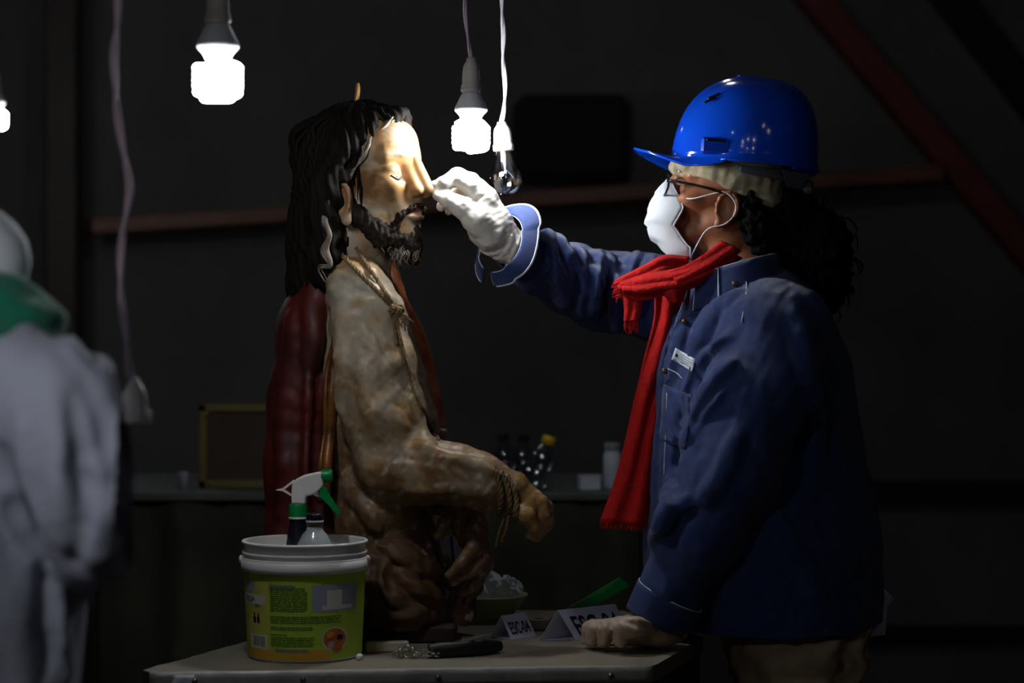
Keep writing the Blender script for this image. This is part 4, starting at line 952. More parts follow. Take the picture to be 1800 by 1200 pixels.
(vf, g) = ribbon([(1212, 452, 1196, 486, 0), (1168, 450, 1170, 488, -20), (1136, 466, 1150, 502, -30), (1108, 480, 1120, 516, -32), (1080, 494, 1096, 524, -30)], 14, 13, 5, 2, 3.5); mesh('neck_fold', *vf, M_RED, SCc)
(vf, g) = ribbon([(1268, 424, 1302, 440, -45), (1238, 448, 1262, 470, -66), (1206, 466, 1226, 492, -72), (1176, 478, 1196, 512, -70)], 12, 9, 5, 4, 3); mesh('neck_fold', *vf, M_RED, SCc)
(vf, g) = ribbon([(1160, 488, 1212, 490, -62), (1166, 512, 1206, 510, -60), (1180, 532, 1200, 530, -56)], 10, 7, 5, 1); mesh('knot_fold', *vf, M_RED, SCc)
(vf, g) = ribbon([(1092, 512, 1130, 512, -36), (1098, 540, 1126, 540, -36), (1098, 566, 1122, 562, -35)], 6, 9, 5, 3, 2.); mesh('short_end', *vf, M_RED, SCc)
tf = MB()
for k in range(9):
    x = 1098+k*2.8; tf.add(*tube(spline([P(x, 560, -38), P(x+rng.normal()*2, 574, -38), P(x+rng.normal()*3, 582+rng.uniform(-3, 6), -38)], 4), [2.2, 1.8, .8], 6))
for k in range(12):
    y = 494+k*2.6; tf.add(*tube(spline([P(1100, y, -38), P(1086, y+2+rng.normal()*2, -40), P(1076+rng.uniform(-2, 8), y+5+rng.normal()*3, -40)], 4), [2.4, 2, .8], 6))
tf.build('fringe', M_RED, SCc, kind='stuff')
(vf, g) = ribbon([(1150, 505, 1204, 505, 0), (1150, 560, 1196, 556, 6), (1134, 625, 1180, 640, 8), (1118, 690, 1160, 712, 6), (1104, 760, 1150, 780, 2), (1084, 840, 1145, 850, 0), (1056, 918, 1140, 922, 0)], 10, 11, 6, 5, 5., 22)
mesh('long_end', *vf, M_RED, SCc)
tf = MB()
for k in range(30):
    t = k/29; p0 = g[-1][int(t*(g.shape[1]-1))]; tf.add(*tube(spline([p0+[0, 0, 2], p0+[rng.normal()*1.5, 0, -4], p0+[rng.normal()*2, 0, -9-rng.uniform(0, 3)]], 3), [1.8, 1.4, .6], 5))
tf.build('fringe', M_RED, SCc, kind='stuff')
# ---- trousers, papers in the back pocket, shoes
Tr = Vol((P(1345, 0, 40)[0]-150, -190, 100), (P(1345, 0, 40)[0]+265, 270, 900), 5.)
hx = P(1345, 0, 40)[0]+46
for sy in (-70, 130): Tr.chain([((hx+2, 40+(sy-30)*.55, 830), 106), ((hx+0, sy, 620), 92), ((hx-10, sy, 450), 78), ((hx+10, sy, 120), 60)], 30)
Tr.chain([((hx+4, -20, 830), 116), ((hx+4, 90, 830), 116)], 30)
Tr.fn(lambda X, Y, Z: Z-868+0*X+0*Y, 6, 'i')
t_v, t_f = Tr.surf(1); t_v = t_v+vnorm(t_v, t_f)*(wob(t_v, 141, 60)*5+wob(t_v, 142, 24)*2)[:, None]; tr_ = mesh('trousers', t_v, t_f, M_TROU, wk)
for k, (q, y) in enumerate(([(1506, 1110), (1512, 1054), (1524, 1052), (1530, 1108)], [(1518, 1106), (1520, 1070), (1536, 1040), (1550, 1036), (1566, 1052), (1554, 1066), (1550, 1102)])) if False else enumerate((([(1506, 1122), (1512, 1054), (1526, 1052), (1534, 1120)], -20), ([(1518, 1120), (1520, 1072), (1536, 1040), (1550, 1036), (1566, 1052), (1554, 1068), (1550, 1116)], -26))):
    mesh('pocket_paper', *prism([P(a, b, y) for a, b in q], (6, 3, 0)), M_PAPER, wk, smooth=False, label='lilac paper sticking out of the back pocket' if k else 'white paper sticking out of the back pocket')
for sy in (-70, 130):
    X = Vol((hx-190, sy-60, -4), (hx+90, sy+60, 150), 4.); X.chain([((hx+20, sy, 100), 52), ((hx+24, sy, 44), 46)], 10); X.chain([((hx+10, sy, 46), 46), ((hx-80, sy, 40), 44), ((hx-130, sy, 34), 36)], 14); X.fn(lambda A, B_, Z: 1-Z+0*A+0*B_, 2, 'i'); X.fn(lambda A, B_, Z: Z-130+0*A+0*B_, 2, 'i')
    x_v, x_f = X.surf(1); mesh('shoe', x_v, x_f, M_SHOE, wk)
# ================================================= hanging bulbs
M_SOCK = mat('white_socket', S((214, 206, 200)), .4, bump=.05); M_SOCKG = mat('grey_socket', S((160, 152, 148)), .45)
M_BASEB = mat('bulb_base', S((190, 190, 196)), .45); M_TUBE = emit('lit_tube', (.92, .97, 1.), BULB); M_TUBE2 = emit('lit_tube_dim', (.92, .97, 1.), 68.); M_CORDW = mat('white_cord', S((226, 222, 226)), .5); M_CORDP = mat('pinkish_cord', S((168, 146, 160)), .55)
M_GLASS = clear('bulb_glass', (.93, .95, .97), .06, .02); M_FIL = mat('filament_support', S((200, 200, 205)), .15, metal=.6)
SOCK = [(3, 58), (7, 57), (8, 52), (12.5, 44), (14, 34), (14.5, 22), (14.6, 14), (16.2, 12), (16.2, 2), (15, 0), (0, 0)]
def cord(name, pts, r, m, parent, twist=True):
    q = spline(np.array(pts), 10); b = MB()
    d = np.r_[0, np.cumsum(np.linalg.norm(np.diff(q, axis=0), axis=1))]; s = np.linspace(0, d[-1], max(20, int(d[-1]/9))); q = np.stack([np.interp(s, d, q[:, i]) for i in range(3)], 1)
    t, U, Wd = frames(q)
    for k in (0, 1):
        a = s/150*2*np.pi+k*np.pi; b.add(*tube(q+r*.85*(np.cos(a)[:, None]*U+np.sin(a)[:, None]*Wd), r, 8))
    b.build(name, m, parent)
CEIL = 3600.
def cfl(px, pybot, y, label, cordpts, cm, sm, rot=0., k=1.0, tm=None):
    b0 = P(px, pybot, y); o = thing('pendant_bulb', label, 'lamp', b0, 'bare bulbs hanging on cords')
    zb = b0[2]
    mesh('ballast', *lathe([(0, 50*k), (13*k, 50*k), (20*k, 62*k), (27*k, 69*k), (27*k, 73*k), (26*k, 76*k), (22*k, 84*k), (16*k, 96*k), (13.5*k, 99*k), (0, 99*k)], b0, 40), M_BASEB, o)
    tb_ = MB(); n_ = 120; a = np.linspace(0, 2*math.pi*2.6, n_)
    for h in (0, math.pi):
        zz = np.linspace(46, 7, n_); rr = 26-2.*np.clip((a-13)/3, 0, 1)
        hel = np.stack([rr*np.cos(a+h+rot), rr*np.sin(a+h+rot), zz], 1)
        st0 = np.array([[12*math.cos(h+rot), 12*math.sin(h+rot), 70], [13*math.cos(h+rot), 13*math.sin(h+rot), 56], [19*math.cos(h+rot-.25), 19*math.sin(h+rot-.25), 49]])
        en = np.array([[16*math.cos(a[-1]+h+rot+.5), 16*math.sin(a[-1]+h+rot+.5), 5.5], [0, 0, 5.]])
        tb_.add(*tube(b0+k*spline(np.vstack([st0, hel[::3], en]), 3), 6.0*k, 9))
    tb_.build('lit_tube', tm or M_TUBE, o, label='glowing white spiral tube')
    so = mesh('socket', *lathe([(r*k, (z+99)*k) for r, z in SOCK], b0, 36), sm, o)
    mesh('collar', *lathe([(15*k, 101*k), (17*k, 102*k), (17*k, 106*k), (15*k, 107*k)], b0, 36), sm, so)
    top = b0+[0, 0, 155*k]
    cord('cord', [top]+[P(a_, b_, y) for a_, b_ in cordpts]+[np.array([P(cordpts[-1][0], 0, y)[0], y, CEIL])], 2.0*k, cm, o)
    mesh('ceiling_rose', *lathe([(0, -22), (20, -22), (34, -4), (34, 0)], (P(cordpts[-1][0], 0, y)[0], y, CEIL), 28), sm, o)
    return o
cfl(828, 269, -68, 'lit spiral bulb on a thin cord hanging just right of the statue face', [(823, 70), (818, 30), (817, -10), (816, -60), (818, -300)], M_CORDP, M_SOCKG, .6)
cfl(383, 180, -620, 'large lit spiral bulb hanging at upper left nearer the camera', [(384, -90), (383, -200), (383, -420)], M_CORDP, M_SOCKG, 2., 1.09, M_TUBE2)
cfl(-9, 228, 2000, 'small distant lit bulb cut by the left edge of the photo', [(-10, 110), (-11, 60), (-10, 0)], M_CORDP, M_SOCKG, 1., 1.0, M_TUBE2)
# clear incandescent bulb, unlit
b0 = P(891, 345, 30); o = thing('pendant_bulb', 'unlit clear glass bulb on a white cord above the gloved hand', 'lamp', b0, 'bare bulbs hanging on cords')
s_ = sc_(30); tilt = np.array([.05, 0, 1.]); tilt /= np.linalg.norm(tilt); th = np.linspace(-math.pi/2, .62, 18)
mesh('glass_bulb', *lathe([(29*math.cos(t)*s_+.001, (29+29*math.sin(t))*s_) for t in th]+[(19*s_, 56*s_), (15.5*s_, 66*s_), (13.8*s_, 76*s_), (13.5*s_, 84*s_)], b0, 40, (-.07, 0, .998)), M_GLASS, o)
bt = b0+np.array([-.07, 0, .998])*80*s_
mesh('socket', *lathe([(r*1.1, z*.86) for r, z in SOCK], bt, 36, (-.07, 0, .998)), M_SOCK, o)
fl2 = MB(); q0 = b0+np.array([-.07, 0, .998])*84*s_
fl2.add(*tube([q0, b0+[-2.5, 0, 42]], [4.5, 2.2], 8)); fl2.add(*ell_mesh(b0+[-2.2, 0, 41], (3.4, 3.4, 4), 12, 8))
for q in (-1, 0, 1): fl2.add(*tube(spline([b0+[-2.2, 0, 46], b0+[-2+q*8, 3, 38], b0+[-2+q*13, 4, 31]], 4), .5, 5))
fl2.build('filament_mount', M_FIL, o)
cord('cord', [bt+np.array([-.07, 0, .998])*50, P(886, 190, 30), P(888, 150, 30), P(884, 100, 30), P(885, 60, 30), P(882, 10, 30), P(883, -60, 30), P(882, -300, 30), np.array([P(882, 0, 30)[0], 30, CEIL])], 2.3, M_CORDW, o)
mesh('ceiling_rose', *lathe([(0, -22), (20, -22), (34, -4), (34, 0)], (P(882, 0, 30)[0], 30, CEIL), 28), M_SOCK, o)
# empty socket on a pinkish cord, far left, near the camera
y = -1050; k = sc_(y); b0 = P(236, 742, y); o = thing('pendant_socket', 'empty white lamp socket on a pinkish cord hanging at left beside the grey coat', 'lamp', b0)
mesh('socket', *lathe([(0, 8*k), (19*k, 8*k), (21*k, 0), (25*k, 0), (26*k, 8*k), (23*k, 12*k), (22.5*k, 36*k), (21*k, 50*k), (14*k, 66*k), (9*k, 72*k), (8*k, 78*k), (0, 79*k)], b0, 36), M_SOCK, o)
mesh('lug', *box(b0+[26*k, 0, 10*k], (3*k, 7*k, 12*k), 0, 1.5), M_SOCK, o)
cord('cord', [b0+[0, 0, 74*k], P(228, 655, y), P(221, 590, y), P(213, 520, y), P(212, 460, y), P(216, 410, y), P(226, 350, y), P(227, 318, y), P(216, 260, y), P(207, 205, y), P(203, 150, y), P(200, 100, y), P(206, 40, y), P(207, -10, y), P(205, -300, y), np.array([P(205, 0, y)[0], y, CEIL])], 3.7*k, M_CORDP, o)
mesh('ceiling_rose', *lathe([(0, -22), (20, -22), (34, -4), (34, 0)], (P(205, 0, y)[0], y, CEIL), 28), M_SOCK, o)
# ================================================= bucket and what stands in it
M_BWHITE = mat('white_plastic', S((244, 240, 238)), .4, var=.06, vscale=12); M_LABEL = mat('lime_label', S((186, 220, 76)), .45, var=.12, vscale=9); M_LABY = mat('yellow_label_panel', S((222, 222, 100)), .5, var=.25, vscale=14)
M_LABO = mat('orange_label_base', S((232, 150, 36)), .5, var=.3, vscale=10, col2=S((206, 186, 60))); M_DGRN = mat('label_text_green', S((74, 104, 34)), .6); M_NAVY = mat('label_navy', S((26, 26, 70)), .5); M_LILAC = mat('lilac_sticker', S((176, 174, 196)), .5, var=.2, vscale=26)
M_WPRINT = mat('white_print', S((226, 226, 214)), .5); M_REDP = mat('red_print', S((190, 52, 44)), .5, var=.5, vscale=60, col2=S((214, 140, 60))); M_GRNP = mat('green_plastic', S((0, 140, 70)), .35); M_DKP = mat('dark_plastic', S((18, 22, 34)), .3); M_CLB = clear('clear_bottle', (.86, .88, .9), .3, .1)
M_GREYP = mat('grey_print', S((130, 134, 120)), .5)
yb = -212.; kb = sc_(yb); BC = np.array([P(536, 0, yb)[0], yb, ZT*1000+.5]); HB = (P(0, 950, yb)[2]-BC[2]+2)
R0, R1 = 99.5*kb, 108*kb
def Rz(z): return R0+(R1-R0)*z/HB
bk = thing('bucket', 'small white bucket with a lime green printed label at the front left of the table', 'bucket', BC)
zr = HB-47*kb
mesh('bucket_wall', *lathe([(0, 0), (R0-3, 0), (R0, 3), (Rz(zr)-.4, zr), (Rz(zr)-.4, HB-6), (R1+1.5, HB-5), (R1+2.6, HB-2), (R1+1, HB), (R1-1.5, HB), (R1-2.6, HB-3), (R0-3, 8), (0, 5)], BC, 96), M_BWHITE, bk)
for z, r, h in ((HB-21*kb, 1.5, 2.2), (HB-31*kb, 2.5, 2.2)): mesh('rim_ring', *lathe([(Rz(z)-.4, z-h), (Rz(z)+r, z-h), (Rz(z)+r+.8, z), (Rz(z)+r, z+h), (Rz(z)-.4, z+h)], BC, 96), M_BWHITE, bk)
z = HB-44*kb; mesh('rim_skirt', *lathe([(Rz(z)-.4, z-6), (Rz(z)+4.5, z-6), (Rz(z)+5.2, z), (Rz(z)+4.4, z+11), (Rz(z)-.4, z+12)], BC, 96), M_BWHITE, bk)
for q in (-1, 1): mesh('handle_ear', *ell_mesh(BC+[q*(R1+2), -6, HB-34*kb], (5, 6, 7), 14, 8), M_BWHITE, bk)
def wrap(th0, th1, z0, z1, lift, nu=14, nv=4):             # patch on the bucket wall; th measured from the camera side, degrees
    v, f = [], []
    for i, t in enumerate(np.radians(np.linspace(th0, th1, nu))):
        for z_ in np.linspace(z0, z1, nv): r = Rz(z_)+lift; v.append(BC+[r*math.sin(t), -r*math.cos(t), z_])
    for i in range(nu-1):
        for j in range(nv-1): a = i*nv+j; f.append((a, a+nv, a+nv+1, a+1))
    return np.array(v), f
def th_of(px): return math.degrees(math.asin(max(-1, min(1, (px-536)*kb/(R0+3)))))
def z_of(py): return P(0, py, yb-R0*.9)[2]-BC[2]
mesh('label', *wrap(-180, 180, 4, zr-1, .35, 96, 8), M_LABEL, bk)
lab = bpy.data.objects['label']
mesh('label_base_band', *wrap(th_of(437), th_of(590), 4.5, z_of(1141), .5, 30, 3), M_LABO, lab)
mesh('label_side_panel', *wrap(th_of(433.5), th_of(482), z_of(1143), z_of(1022), .55, 16, 8), M_LABY, lab)
mesh('label_sticker', *wrap(th_of(558), th_of(628), z_of(1075), z_of(1027), .6, 16, 4), M_LILAC, lab)
mesh('label_sticker_blot', *wrap(th_of(582), th_of(606), z_of(1070), z_of(1037), .75, 8, 3), M_WPRINT, lab); mesh('label_sticker_blot', *wrap(th_of(574), th_of(622), z_of(1071), z_of(1064), .8, 10, 2), M_WPRINT, lab)
mesh('barcode_field', *wrap(th_of(447), th_of(479), z_of(1142), z_of(1117), .8, 8, 3), M_WPRINT, lab)
bc_ = MB(); x = 452.
while x < 475: w_ = rng.choice([.5, .9, 1.4]); bc_.add(*wrap(th_of(x), th_of(x+w_), z_of(1138), z_of(1120), 1.0, 2, 2)); x += w_+rng.choice([.5, .8, 1.2])
bc_.build('barcode_bars', M_NAVY, lab, kind='stuff')
ln = MB()
for y0, y1, x0_, x1_ in [(1032, 1072, 486, 550), (1082, 1096, 486, 605), (1101, 1107, 486, 560), (1114, 1116, 486, 515), (1119, 1136, 486, 562)]:
    yy = y0
    while yy < y1:
        x = x0_
        while x < x1_-4: w_ = rng.uniform(5, 18); ln.add(*wrap(th_of(x), th_of(min(x+w_, x1_)), z_of(yy+1.5), z_of(yy), .8, 4, 2)); x += w_+1.6
        yy += 3.6
ln.build('small_print', M_DGRN, lab, kind='stuff')
mesh('print_bar', *wrap(th_of(494), th_of(552), z_of(1145), z_of(1140), .8, 8, 2), M_GREYP, lab); mesh('print_bar', *wrap(th_of(485), th_of(530), z_of(1034), z_of(1027), .8, 8, 2), M_GREYP, lab)
def disc(px, py, r, lift, m, nm, a0=0, a1=2*math.pi, n_=28):
    t0, zc = th_of(px), z_of(py); v = []; 
    for a in np.linspace(a0, a1, n_):
        dx, dz = r*math.cos(a), r*math.sin(a); th = math.radians(th_of(px+dx)); rr_ = Rz(zc+dz*kb)+lift; v.append(BC+[rr_*math.sin(th), -rr_*math.cos(th), zc+dz*kb])
    th = math.radians(t0); rr_ = Rz(zc)+lift; v.append(BC+[rr_*math.sin(th), -rr_*math.cos(th), zc]); return mesh(nm, np.array(v), [(i, i+1, n_) for i in range(n_-1)], m, lab)
disc(595.5, 1123, 20.5, .7, M_WPRINT, 'round_badge'); disc(595.5, 1123, 18, .9, M_REDP, 'badge_picture'); disc(600, 1140, 8, 1.1, M_REDP, 'badge_picture'); disc(588, 1116, 6, 1.1, M_LABO, 'badge_picture'); disc(604, 1121, 5, 1.1, M_NAVY, 'badge_picture'); disc(590, 1133, 6, 1.1, M_LILAC, 'badge_picture'); disc(450, 1033, 9, .9, M_LILAC, 'badge_picture')
for px in (456.5, 463.5):
    q = MB(); q.add(*wrap(th_of(px-2.6), th_of(px+2.6), z_of(1097), z_of(1086), 1, 4, 2)); q.add(*wrap(th_of(px-1.4), th_of(px+1.4), z_of(1086), z_of(1079), 1, 4, 2)); q.build('bottle_print', M_NAVY, lab)
def wrap_text(s, px, py, size, m, nm, rise=0., lift=1.1):
    v, f = text2d(s, size, size*.02); th0 = math.radians(th_of(px)); zc = z_of(py); out = []
    for x, y_ in v: r = Rz(zc)+lift; t = th0+x/r; out.append(BC+[r*math.sin(t), -r*math.cos(t), zc+y_+rise*x*math.sin(.5+x*.12)])
    return mesh(nm, np.array(out), f, m, lab, smooth=False)
mesh('name_banner', *wrap(th_of(435), th_of(477), z_of(1064), z_of(1047), .8, 12, 3), M_WPRINT, lab)
wrap_text('FRESA', 440, 1060, 11.5, M_NAVY, 'brand_lettering', -.06); wrap_text('sabor', 458, 1067.5, 6, M_DGRN, 'label_lettering'); wrap_text('100 -', 440, 1090, 6, M_DGRN, 'label_lettering')
# spray bottle in the bucket
ys = -176.; sb = thing('spray_bottle', 'spray bottle with white and green trigger head standing in the bucket', 'spray bottle', [P(524, 0, ys)[0], ys, BC[2]+8])
def polyx(pts, y, th): return prism([P(a, b, y-th/2) for a, b in pts], (0, th, 0))
def bevel(o, w_, seg=2):
    md = o.modifiers.new('bevel', 'BEVEL'); md.width = w_*.001; md.segments = seg; md.limit_method = 'ANGLE'; return o
bevel(mesh('spray_head', *polyx([(566, 828), (568, 854), (556, 866), (546, 871), (537, 872), (537, 886), (512, 886), (512, 870), (513, 850), (520, 842), (534, 835)], ys, 20), M_BWHITE, sb, smooth=False), 3)
mesh('head_fin', *prism([P(484, 861, ys-4), P(496, 858, ys-4), P(516, 843, ys-4), P(518, 846, ys-4), P(500, 860, ys-4), P(512, 869, ys-4), P(512, 872, ys-4), P(497, 863, ys-4)], (0, 8, 0)), M_BWHITE, sb, smooth=False)
bevel(mesh('nozzle', *(lambda b: b)(lathe([(0, 0), (9.8, 0), (10.5, 2), (10.5, 15), (9, 18), (0, 18)], P(565, 836.5, ys), 24, (1, 0, .05))), M_GRNP, sb), .5)
bevel(mesh('trigger', *polyx([(562, 858), (567, 851), (573, 858), (580, 872), (590, 888), (601, 902), (598, 905), (590, 903), (578, 889), (567, 878), (560, 874)], ys, 14), M_GRNP, sb, smooth=False), 3)
bevel(mesh('trigger_rod', *polyx([(549, 867), (560, 863), (562, 874), (552, 871)], ys, 8), M_BWHITE, sb, smooth=False), 1.5)
q = [P(524, 0, ys)[0], ys, 0]; zz = lambda py: P(0, py, ys)[2]
mesh('collar', *lathe([(0, zz(910)), (15.*.92, zz(910)), (15.4*.92, zz(907)), (15.4*.92, zz(888)), (14*.92, zz(885)), (0, zz(885))], q, 36), M_GRNP, sb); mesh('neck_ring', *lathe([(0, zz(911.5)), (14.6, zz(911.5)), (14.6, zz(908)), (0, zz(908))], q, 36), M_BWHITE, sb)
mesh('bottle_body', *lathe([(0, BC[2]+8), (18, BC[2]+8), (20, BC[2]+12), (20, zz(985)), (19, zz(955)), (15.5, zz(930)), (13.5, zz(922)), (13.5, zz(911))], q, 36), M_DKP, sb)
yc = -225.; cb2 = thing('clear_bottle', 'clear bottle with a black cap standing in the bucket beside the sprayer', 'bottle', [P(553, 0, yc)[0], yc, BC[2]+8]); q = [P(553, 0, yc)[0], yc, 0]; zz = lambda py: P(0, py, yc)[2]
mesh('bottle_wall', *lathe([(0, BC[2]+8), (26, BC[2]+8), (28, BC[2]+12), (28.5, zz(966)), (27, zz(955)), (19, zz(938)), (13, zz(931)), (12, zz(922))], q, 40), mat('frosted_bottle', S((170, 176, 178)), .18, spec=.8), cb2)
mesh('cap', *lathe([(12, zz(924)), (13.4, zz(924)), (13.4, zz(904)), (12, zz(902)), (0, zz(902))], q, 32), M_DKP, cb2); mesh('cap_ring', *lathe([(12, zz(917)), (14, zz(917)), (14, zz(914)), (12, zz(914))], q, 32), M_SOCK, cb2)

# ================================================= small things on the table
tp = T(632, 1160); tag(mesh('pellet', *ell_mesh(tp+[0, 0, 5.2], (5.5, 5, 5.2), 16, 10), M_BWHITE), 'tiny white pellet on the table at the foot of the bucket', 'pellet')
a, b = T(641, 1147), T(716, 1145); d = b-a; an = math.atan2(d[1], d[0]); es = thing('eraser_block', 'long pale rectangular block lying between the bucket and the black handle', 'block', (a+b)/2)
mesh('block_body', *box((a+b)/2+[2, 6, 8.2], (np.linalg.norm(d)/2, 9, 8), an, 2), mat('pale_block', S((206, 198, 176)), .7, var=.12), es, smooth=False)
mesh('block_sleeve', *box(a+(b-a)*.12+[2, 6, 8.4], (7, 9.6, 8.4), an, 1.5), mat('tan_sleeve', S((170, 150, 116)), .8), es, smooth=False)
hb_ = thing('brush', 'black handled tool with a bright chain and ring lying flat on the table', 'tool', T(800, 1150))
p = [T(752, 1156), T(790, 1155), T(835, 1152), T(880, 1147)]; mesh('handle', *tube(spline(np.array(p)+[0, 0, 11], 8), [11, 13.5, 13, 14, 14, 8], 14, .8), mat('black_handle', S((16, 16, 17)), .45), hb_)
M_CHN = mat('bright_chain', S((210, 205, 196)), .15, metal=.9)
cc = T(722, 1157)
for k, (dx, dy, r, ax_) in enumerate([(-16, 0, 7.5, (1, .2, .2)), (-6, 4, 9, (.3, 1, .1)), (4, 0, 9.5, (.9, .3, .4)), (-22, 6, 6, (0, .6, .8)), (10, 6, 7, (.1, .4, 1))]):
    n_ = np.array(ax_)/np.linalg.norm(ax_); u = np.cross(n_, [.1, .2, 1]); u /= np.linalg.norm(u); w2 = np.cross(n_, u); a_ = np.linspace(0, 2*math.pi, 26); cen = cc+[dx, dy, 1.2+r*math.sqrt(max(.05, 1-n_[2]**2))+2.2*(abs(n_[2]) > .5)]
    mesh('ring', *tube(cen+r*(np.cos(a_)[:, None]*u+np.sin(a_)[:, None]*w2), 2.0, 8), M_CHN, hb_)
for k in range(22):
    mesh('chain_bead', *ell_mesh(cc+[20+(k % 8)*3.3, -2+4*math.sin(k*1.9), 4+ (k//8)*4.6+rng.normal()*.6], 2.1, 10, 7), M_CHN, hb_)
M_CARD = mat('white_paper_card', S((206, 206, 226)), .75)
def tent(R0_, R1_, nb, label, txt, size, bb, flap=False):
    """folded card: ridge ends, near bottom corners, back bottom corner (photo pixels with depth)"""
    o = thing('tent_card', label, 'card', (nb[0]+nb[1])/2)
    g = lambda a, b, c, d: np.array([[a*(1-t)*(1-s)+b*t*(1-s)+d*(1-t)*s+c*t*s for s in np.linspace(0, 1, 4)] for t in np.linspace(0, 1, 4)])
    fr_ = mesh('front_panel', *sheet(g(R0_, R1_, nb[1], nb[0]), .8), M_CARD, o, smooth=False); mesh('back_panel', *sheet(g(R0_, R1_, bb+(nb[1]-nb[0]), bb), .8), M_CARD, o, smooth=False)
    mesh('base_panel', *sheet(g(nb[0]+[0, 1, 1], nb[1]+[0, 1, 1], bb+(nb[1]-nb[0])+[0, -1, 1], bb+[0, -1, 1]), .6), M_CARD, o, smooth=False)
    v, f = text2d(txt, 1., .022); w_ = v[:, 0].max(); U = (R1_-R0_); D_ = (nb[0]-R0_); n_ = np.cross(U, D_); n_ /= np.linalg.norm(n_)
    if n_[1] > 0: n_ = -n_
    v3 = [R0_+U*(.10+x/w_*.80)+D_*(size[0]-(y_)*size[1])+n_*1.0 for x, y_ in v]; mesh('lettering', np.array(v3), f, M_INK if 'M_INK' in globals() else M_NAVY, fr_, smooth=False)
n0, n1, b0_ = T(1012, 1125), T(1112, 1113), T(948, 1126)
r0 = (n0+b0_)/2+[0, 0, 50]; r1 = r0+(n1-n0)
tent(r0, r1, (n0, n1), 'larger folded white card lettered ESC-04 beside the gloved fist', 'ESC-04', (.86, .88), b0_)
n0, n1, b0_ = T(899, 1124), T(942, 1117), T(862, 1121)
r0 = (n0+b0_)/2+[0, 0, 38]; r1 = r0+(n1-n0)
tent(r0, r1, (n0, n1), 'smaller folded white card lettered ESC-04 near the green bowl', 'ESC-04', (.80, .70), b0_)
M_TAPE = mat('tan_tape', S((150, 138, 112)), .6)
q = T(938, 1108); tag(mesh('tape_roll', *lathe([(9, 0), (20, 0), (22, 2), (22, 16), (20, 18), (9, 18), (9, 0)], q+[8, 18, .5], 32), M_TAPE), 'roll of tan tape lying behind the smaller folded card', 'tape')
M_BOWL = mat('pale_green_bowl', S((186, 196, 138)), .45); M_COT = mat('white_cotton', S((232, 240, 240)), .95, bump=.4, bscale=60)
q = T(852, 1094)+[0, 60, 0]; kb2 = sc_(q[1]); bw = thing('bowl', 'pale green bowl heaped with white cotton behind the statue hand', 'bowl', q)
mesh('bowl_wall', *lathe([(0, 0), (44, 0), (48, 3), (74, 40), (77, 42), (75, 44), (71, 42), (46, 6), (0, 4)], q, 56), M_BOWL, bw)
CV = Vol(q+[-85, -85, 5], q+[85, 85, 110], 3.); 
for k in range(34):
    a = rng.uniform(0, 6.28); r = rng.uniform(0, 50); CV.ell(q+[r*math.cos(a)+6, r*math.sin(a), 40+rng.uniform(0, 30)*(1-r/70)], rng.uniform(10, 24, 3), 5)
CV.ell(q+[-4, -10, 72], (22, 20, 18), 6); CV.ell(q+[0, 0, 34], (42, 42, 22), 4)
c_v, c_f = CV.surf(1); c_v = c_v+vnorm(c_v, c_f)*(wob(c_v, 151, 16)*2.6+wob(c_v, 152, 7)*.9)[:, None]; o = mesh('cotton_heap', c_v, c_f, M_COT); tag(o, 'white cotton heaped in the pale green bowl', 'cotton'); o['kind'] = 'stuff'; del o['category']
q0 = T(800, 1096)+[0, 20, 0]; ps = thing('paper_strip', 'upright white paper with a black stripe seen through the statue fingers', 'paper', q0)
c0 = [P(768, 940, 150), P(812, 944, 150), P(818, 1040, 150), P(782, 1040, 150)]; g = np.array([[(c0[0]*(1-t)+c0[1]*t)*(1-s)+(c0[3]*(1-t)+c0[2]*t)*s for s in np.linspace(0, 1, 5)] for t in np.linspace(0, 1, 5)])
zb = ZT*1000+1; g[:, -1, 2] = zb; mesh('sheet', *sheet(g, .8), M_CARD, ps, smooth=False)
mesh('black_stripe', *sheet(np.stack([g[2]*.9+g[3]*.1+[0, -1, 0], g[2]*.55+g[3]*.45+[0, -1, 0]]), .5), M_DKP, ps, smooth=False)
M_GRNF = mat('green_folder', S((10, 120, 52)), .4)
a, b, c, d = P(985, 1078, 120), P(1090, 1016, 160), P(1106, 1030, 160), P(1010, 1084, 120)
gf_ = thing('green_ruler', 'flat green plastic strip leaning from the table to the jacket behind the larger folded card', 'strip', T(995, 1100)+[0, 20, 0])
e = np.array([a+(a-b)*.25, b, c, d+(d-c)*.25]); mesh('strip', *prism(e, (0, 4, 2)), M_GRNF, gf_, smooth=False)
q = T(1228, 1125)
# ================================================= person at the left edge, near the camera
M_COAT = mat('grey_lilac_coat', S((176, 178, 196)), .85, var=.12, vscale=16, bump=.25, bscale=60); M_GSC = mat('green_scarf_wool', S((10, 124, 96)), .95, var=.3, vscale=30, bump=.5, bscale=90, sheen=.3)
Y0 = -1200.; lp = thing('person', 'person in a grey coat and green scarf with white mask, at the left edge', 'person', P(-20, 0, Y0)*[1, 1, 0])
k0 = sc_(Y0); LC = P(-158, 403, Y0); lya = math.radians(-8); lpi = math.radians(6)
lf0 = np.array([math.cos(lya), math.sin(lya), 0]); LL = np.array([-math.sin(lya), math.cos(lya), 0]); LF = lf0*math.cos(lpi)+np.array([0, 0, math.sin(lpi)]); LU = np.cross(LF, LL)
def lw(p): p = np.asarray(p, float); return LC+p[..., 0:1]*LF+p[..., 1:2]*LL+p[..., 2:3]*LU
V = face_vol(2.4); add_ears(V, -28, -4); a_v, a_f = V.surf(1); a_v = lw(a_v)
def pl(L): return [(P(a, b, Y0+y), r*sc_(Y0+y)) for a, b, y, r in L]
B = Vol([P(-330, 0, Y0)[0], Y0-300, 0], [P(260, 0, Y0)[0], Y0+330, P(0, 480, Y0)[2]], 6.)
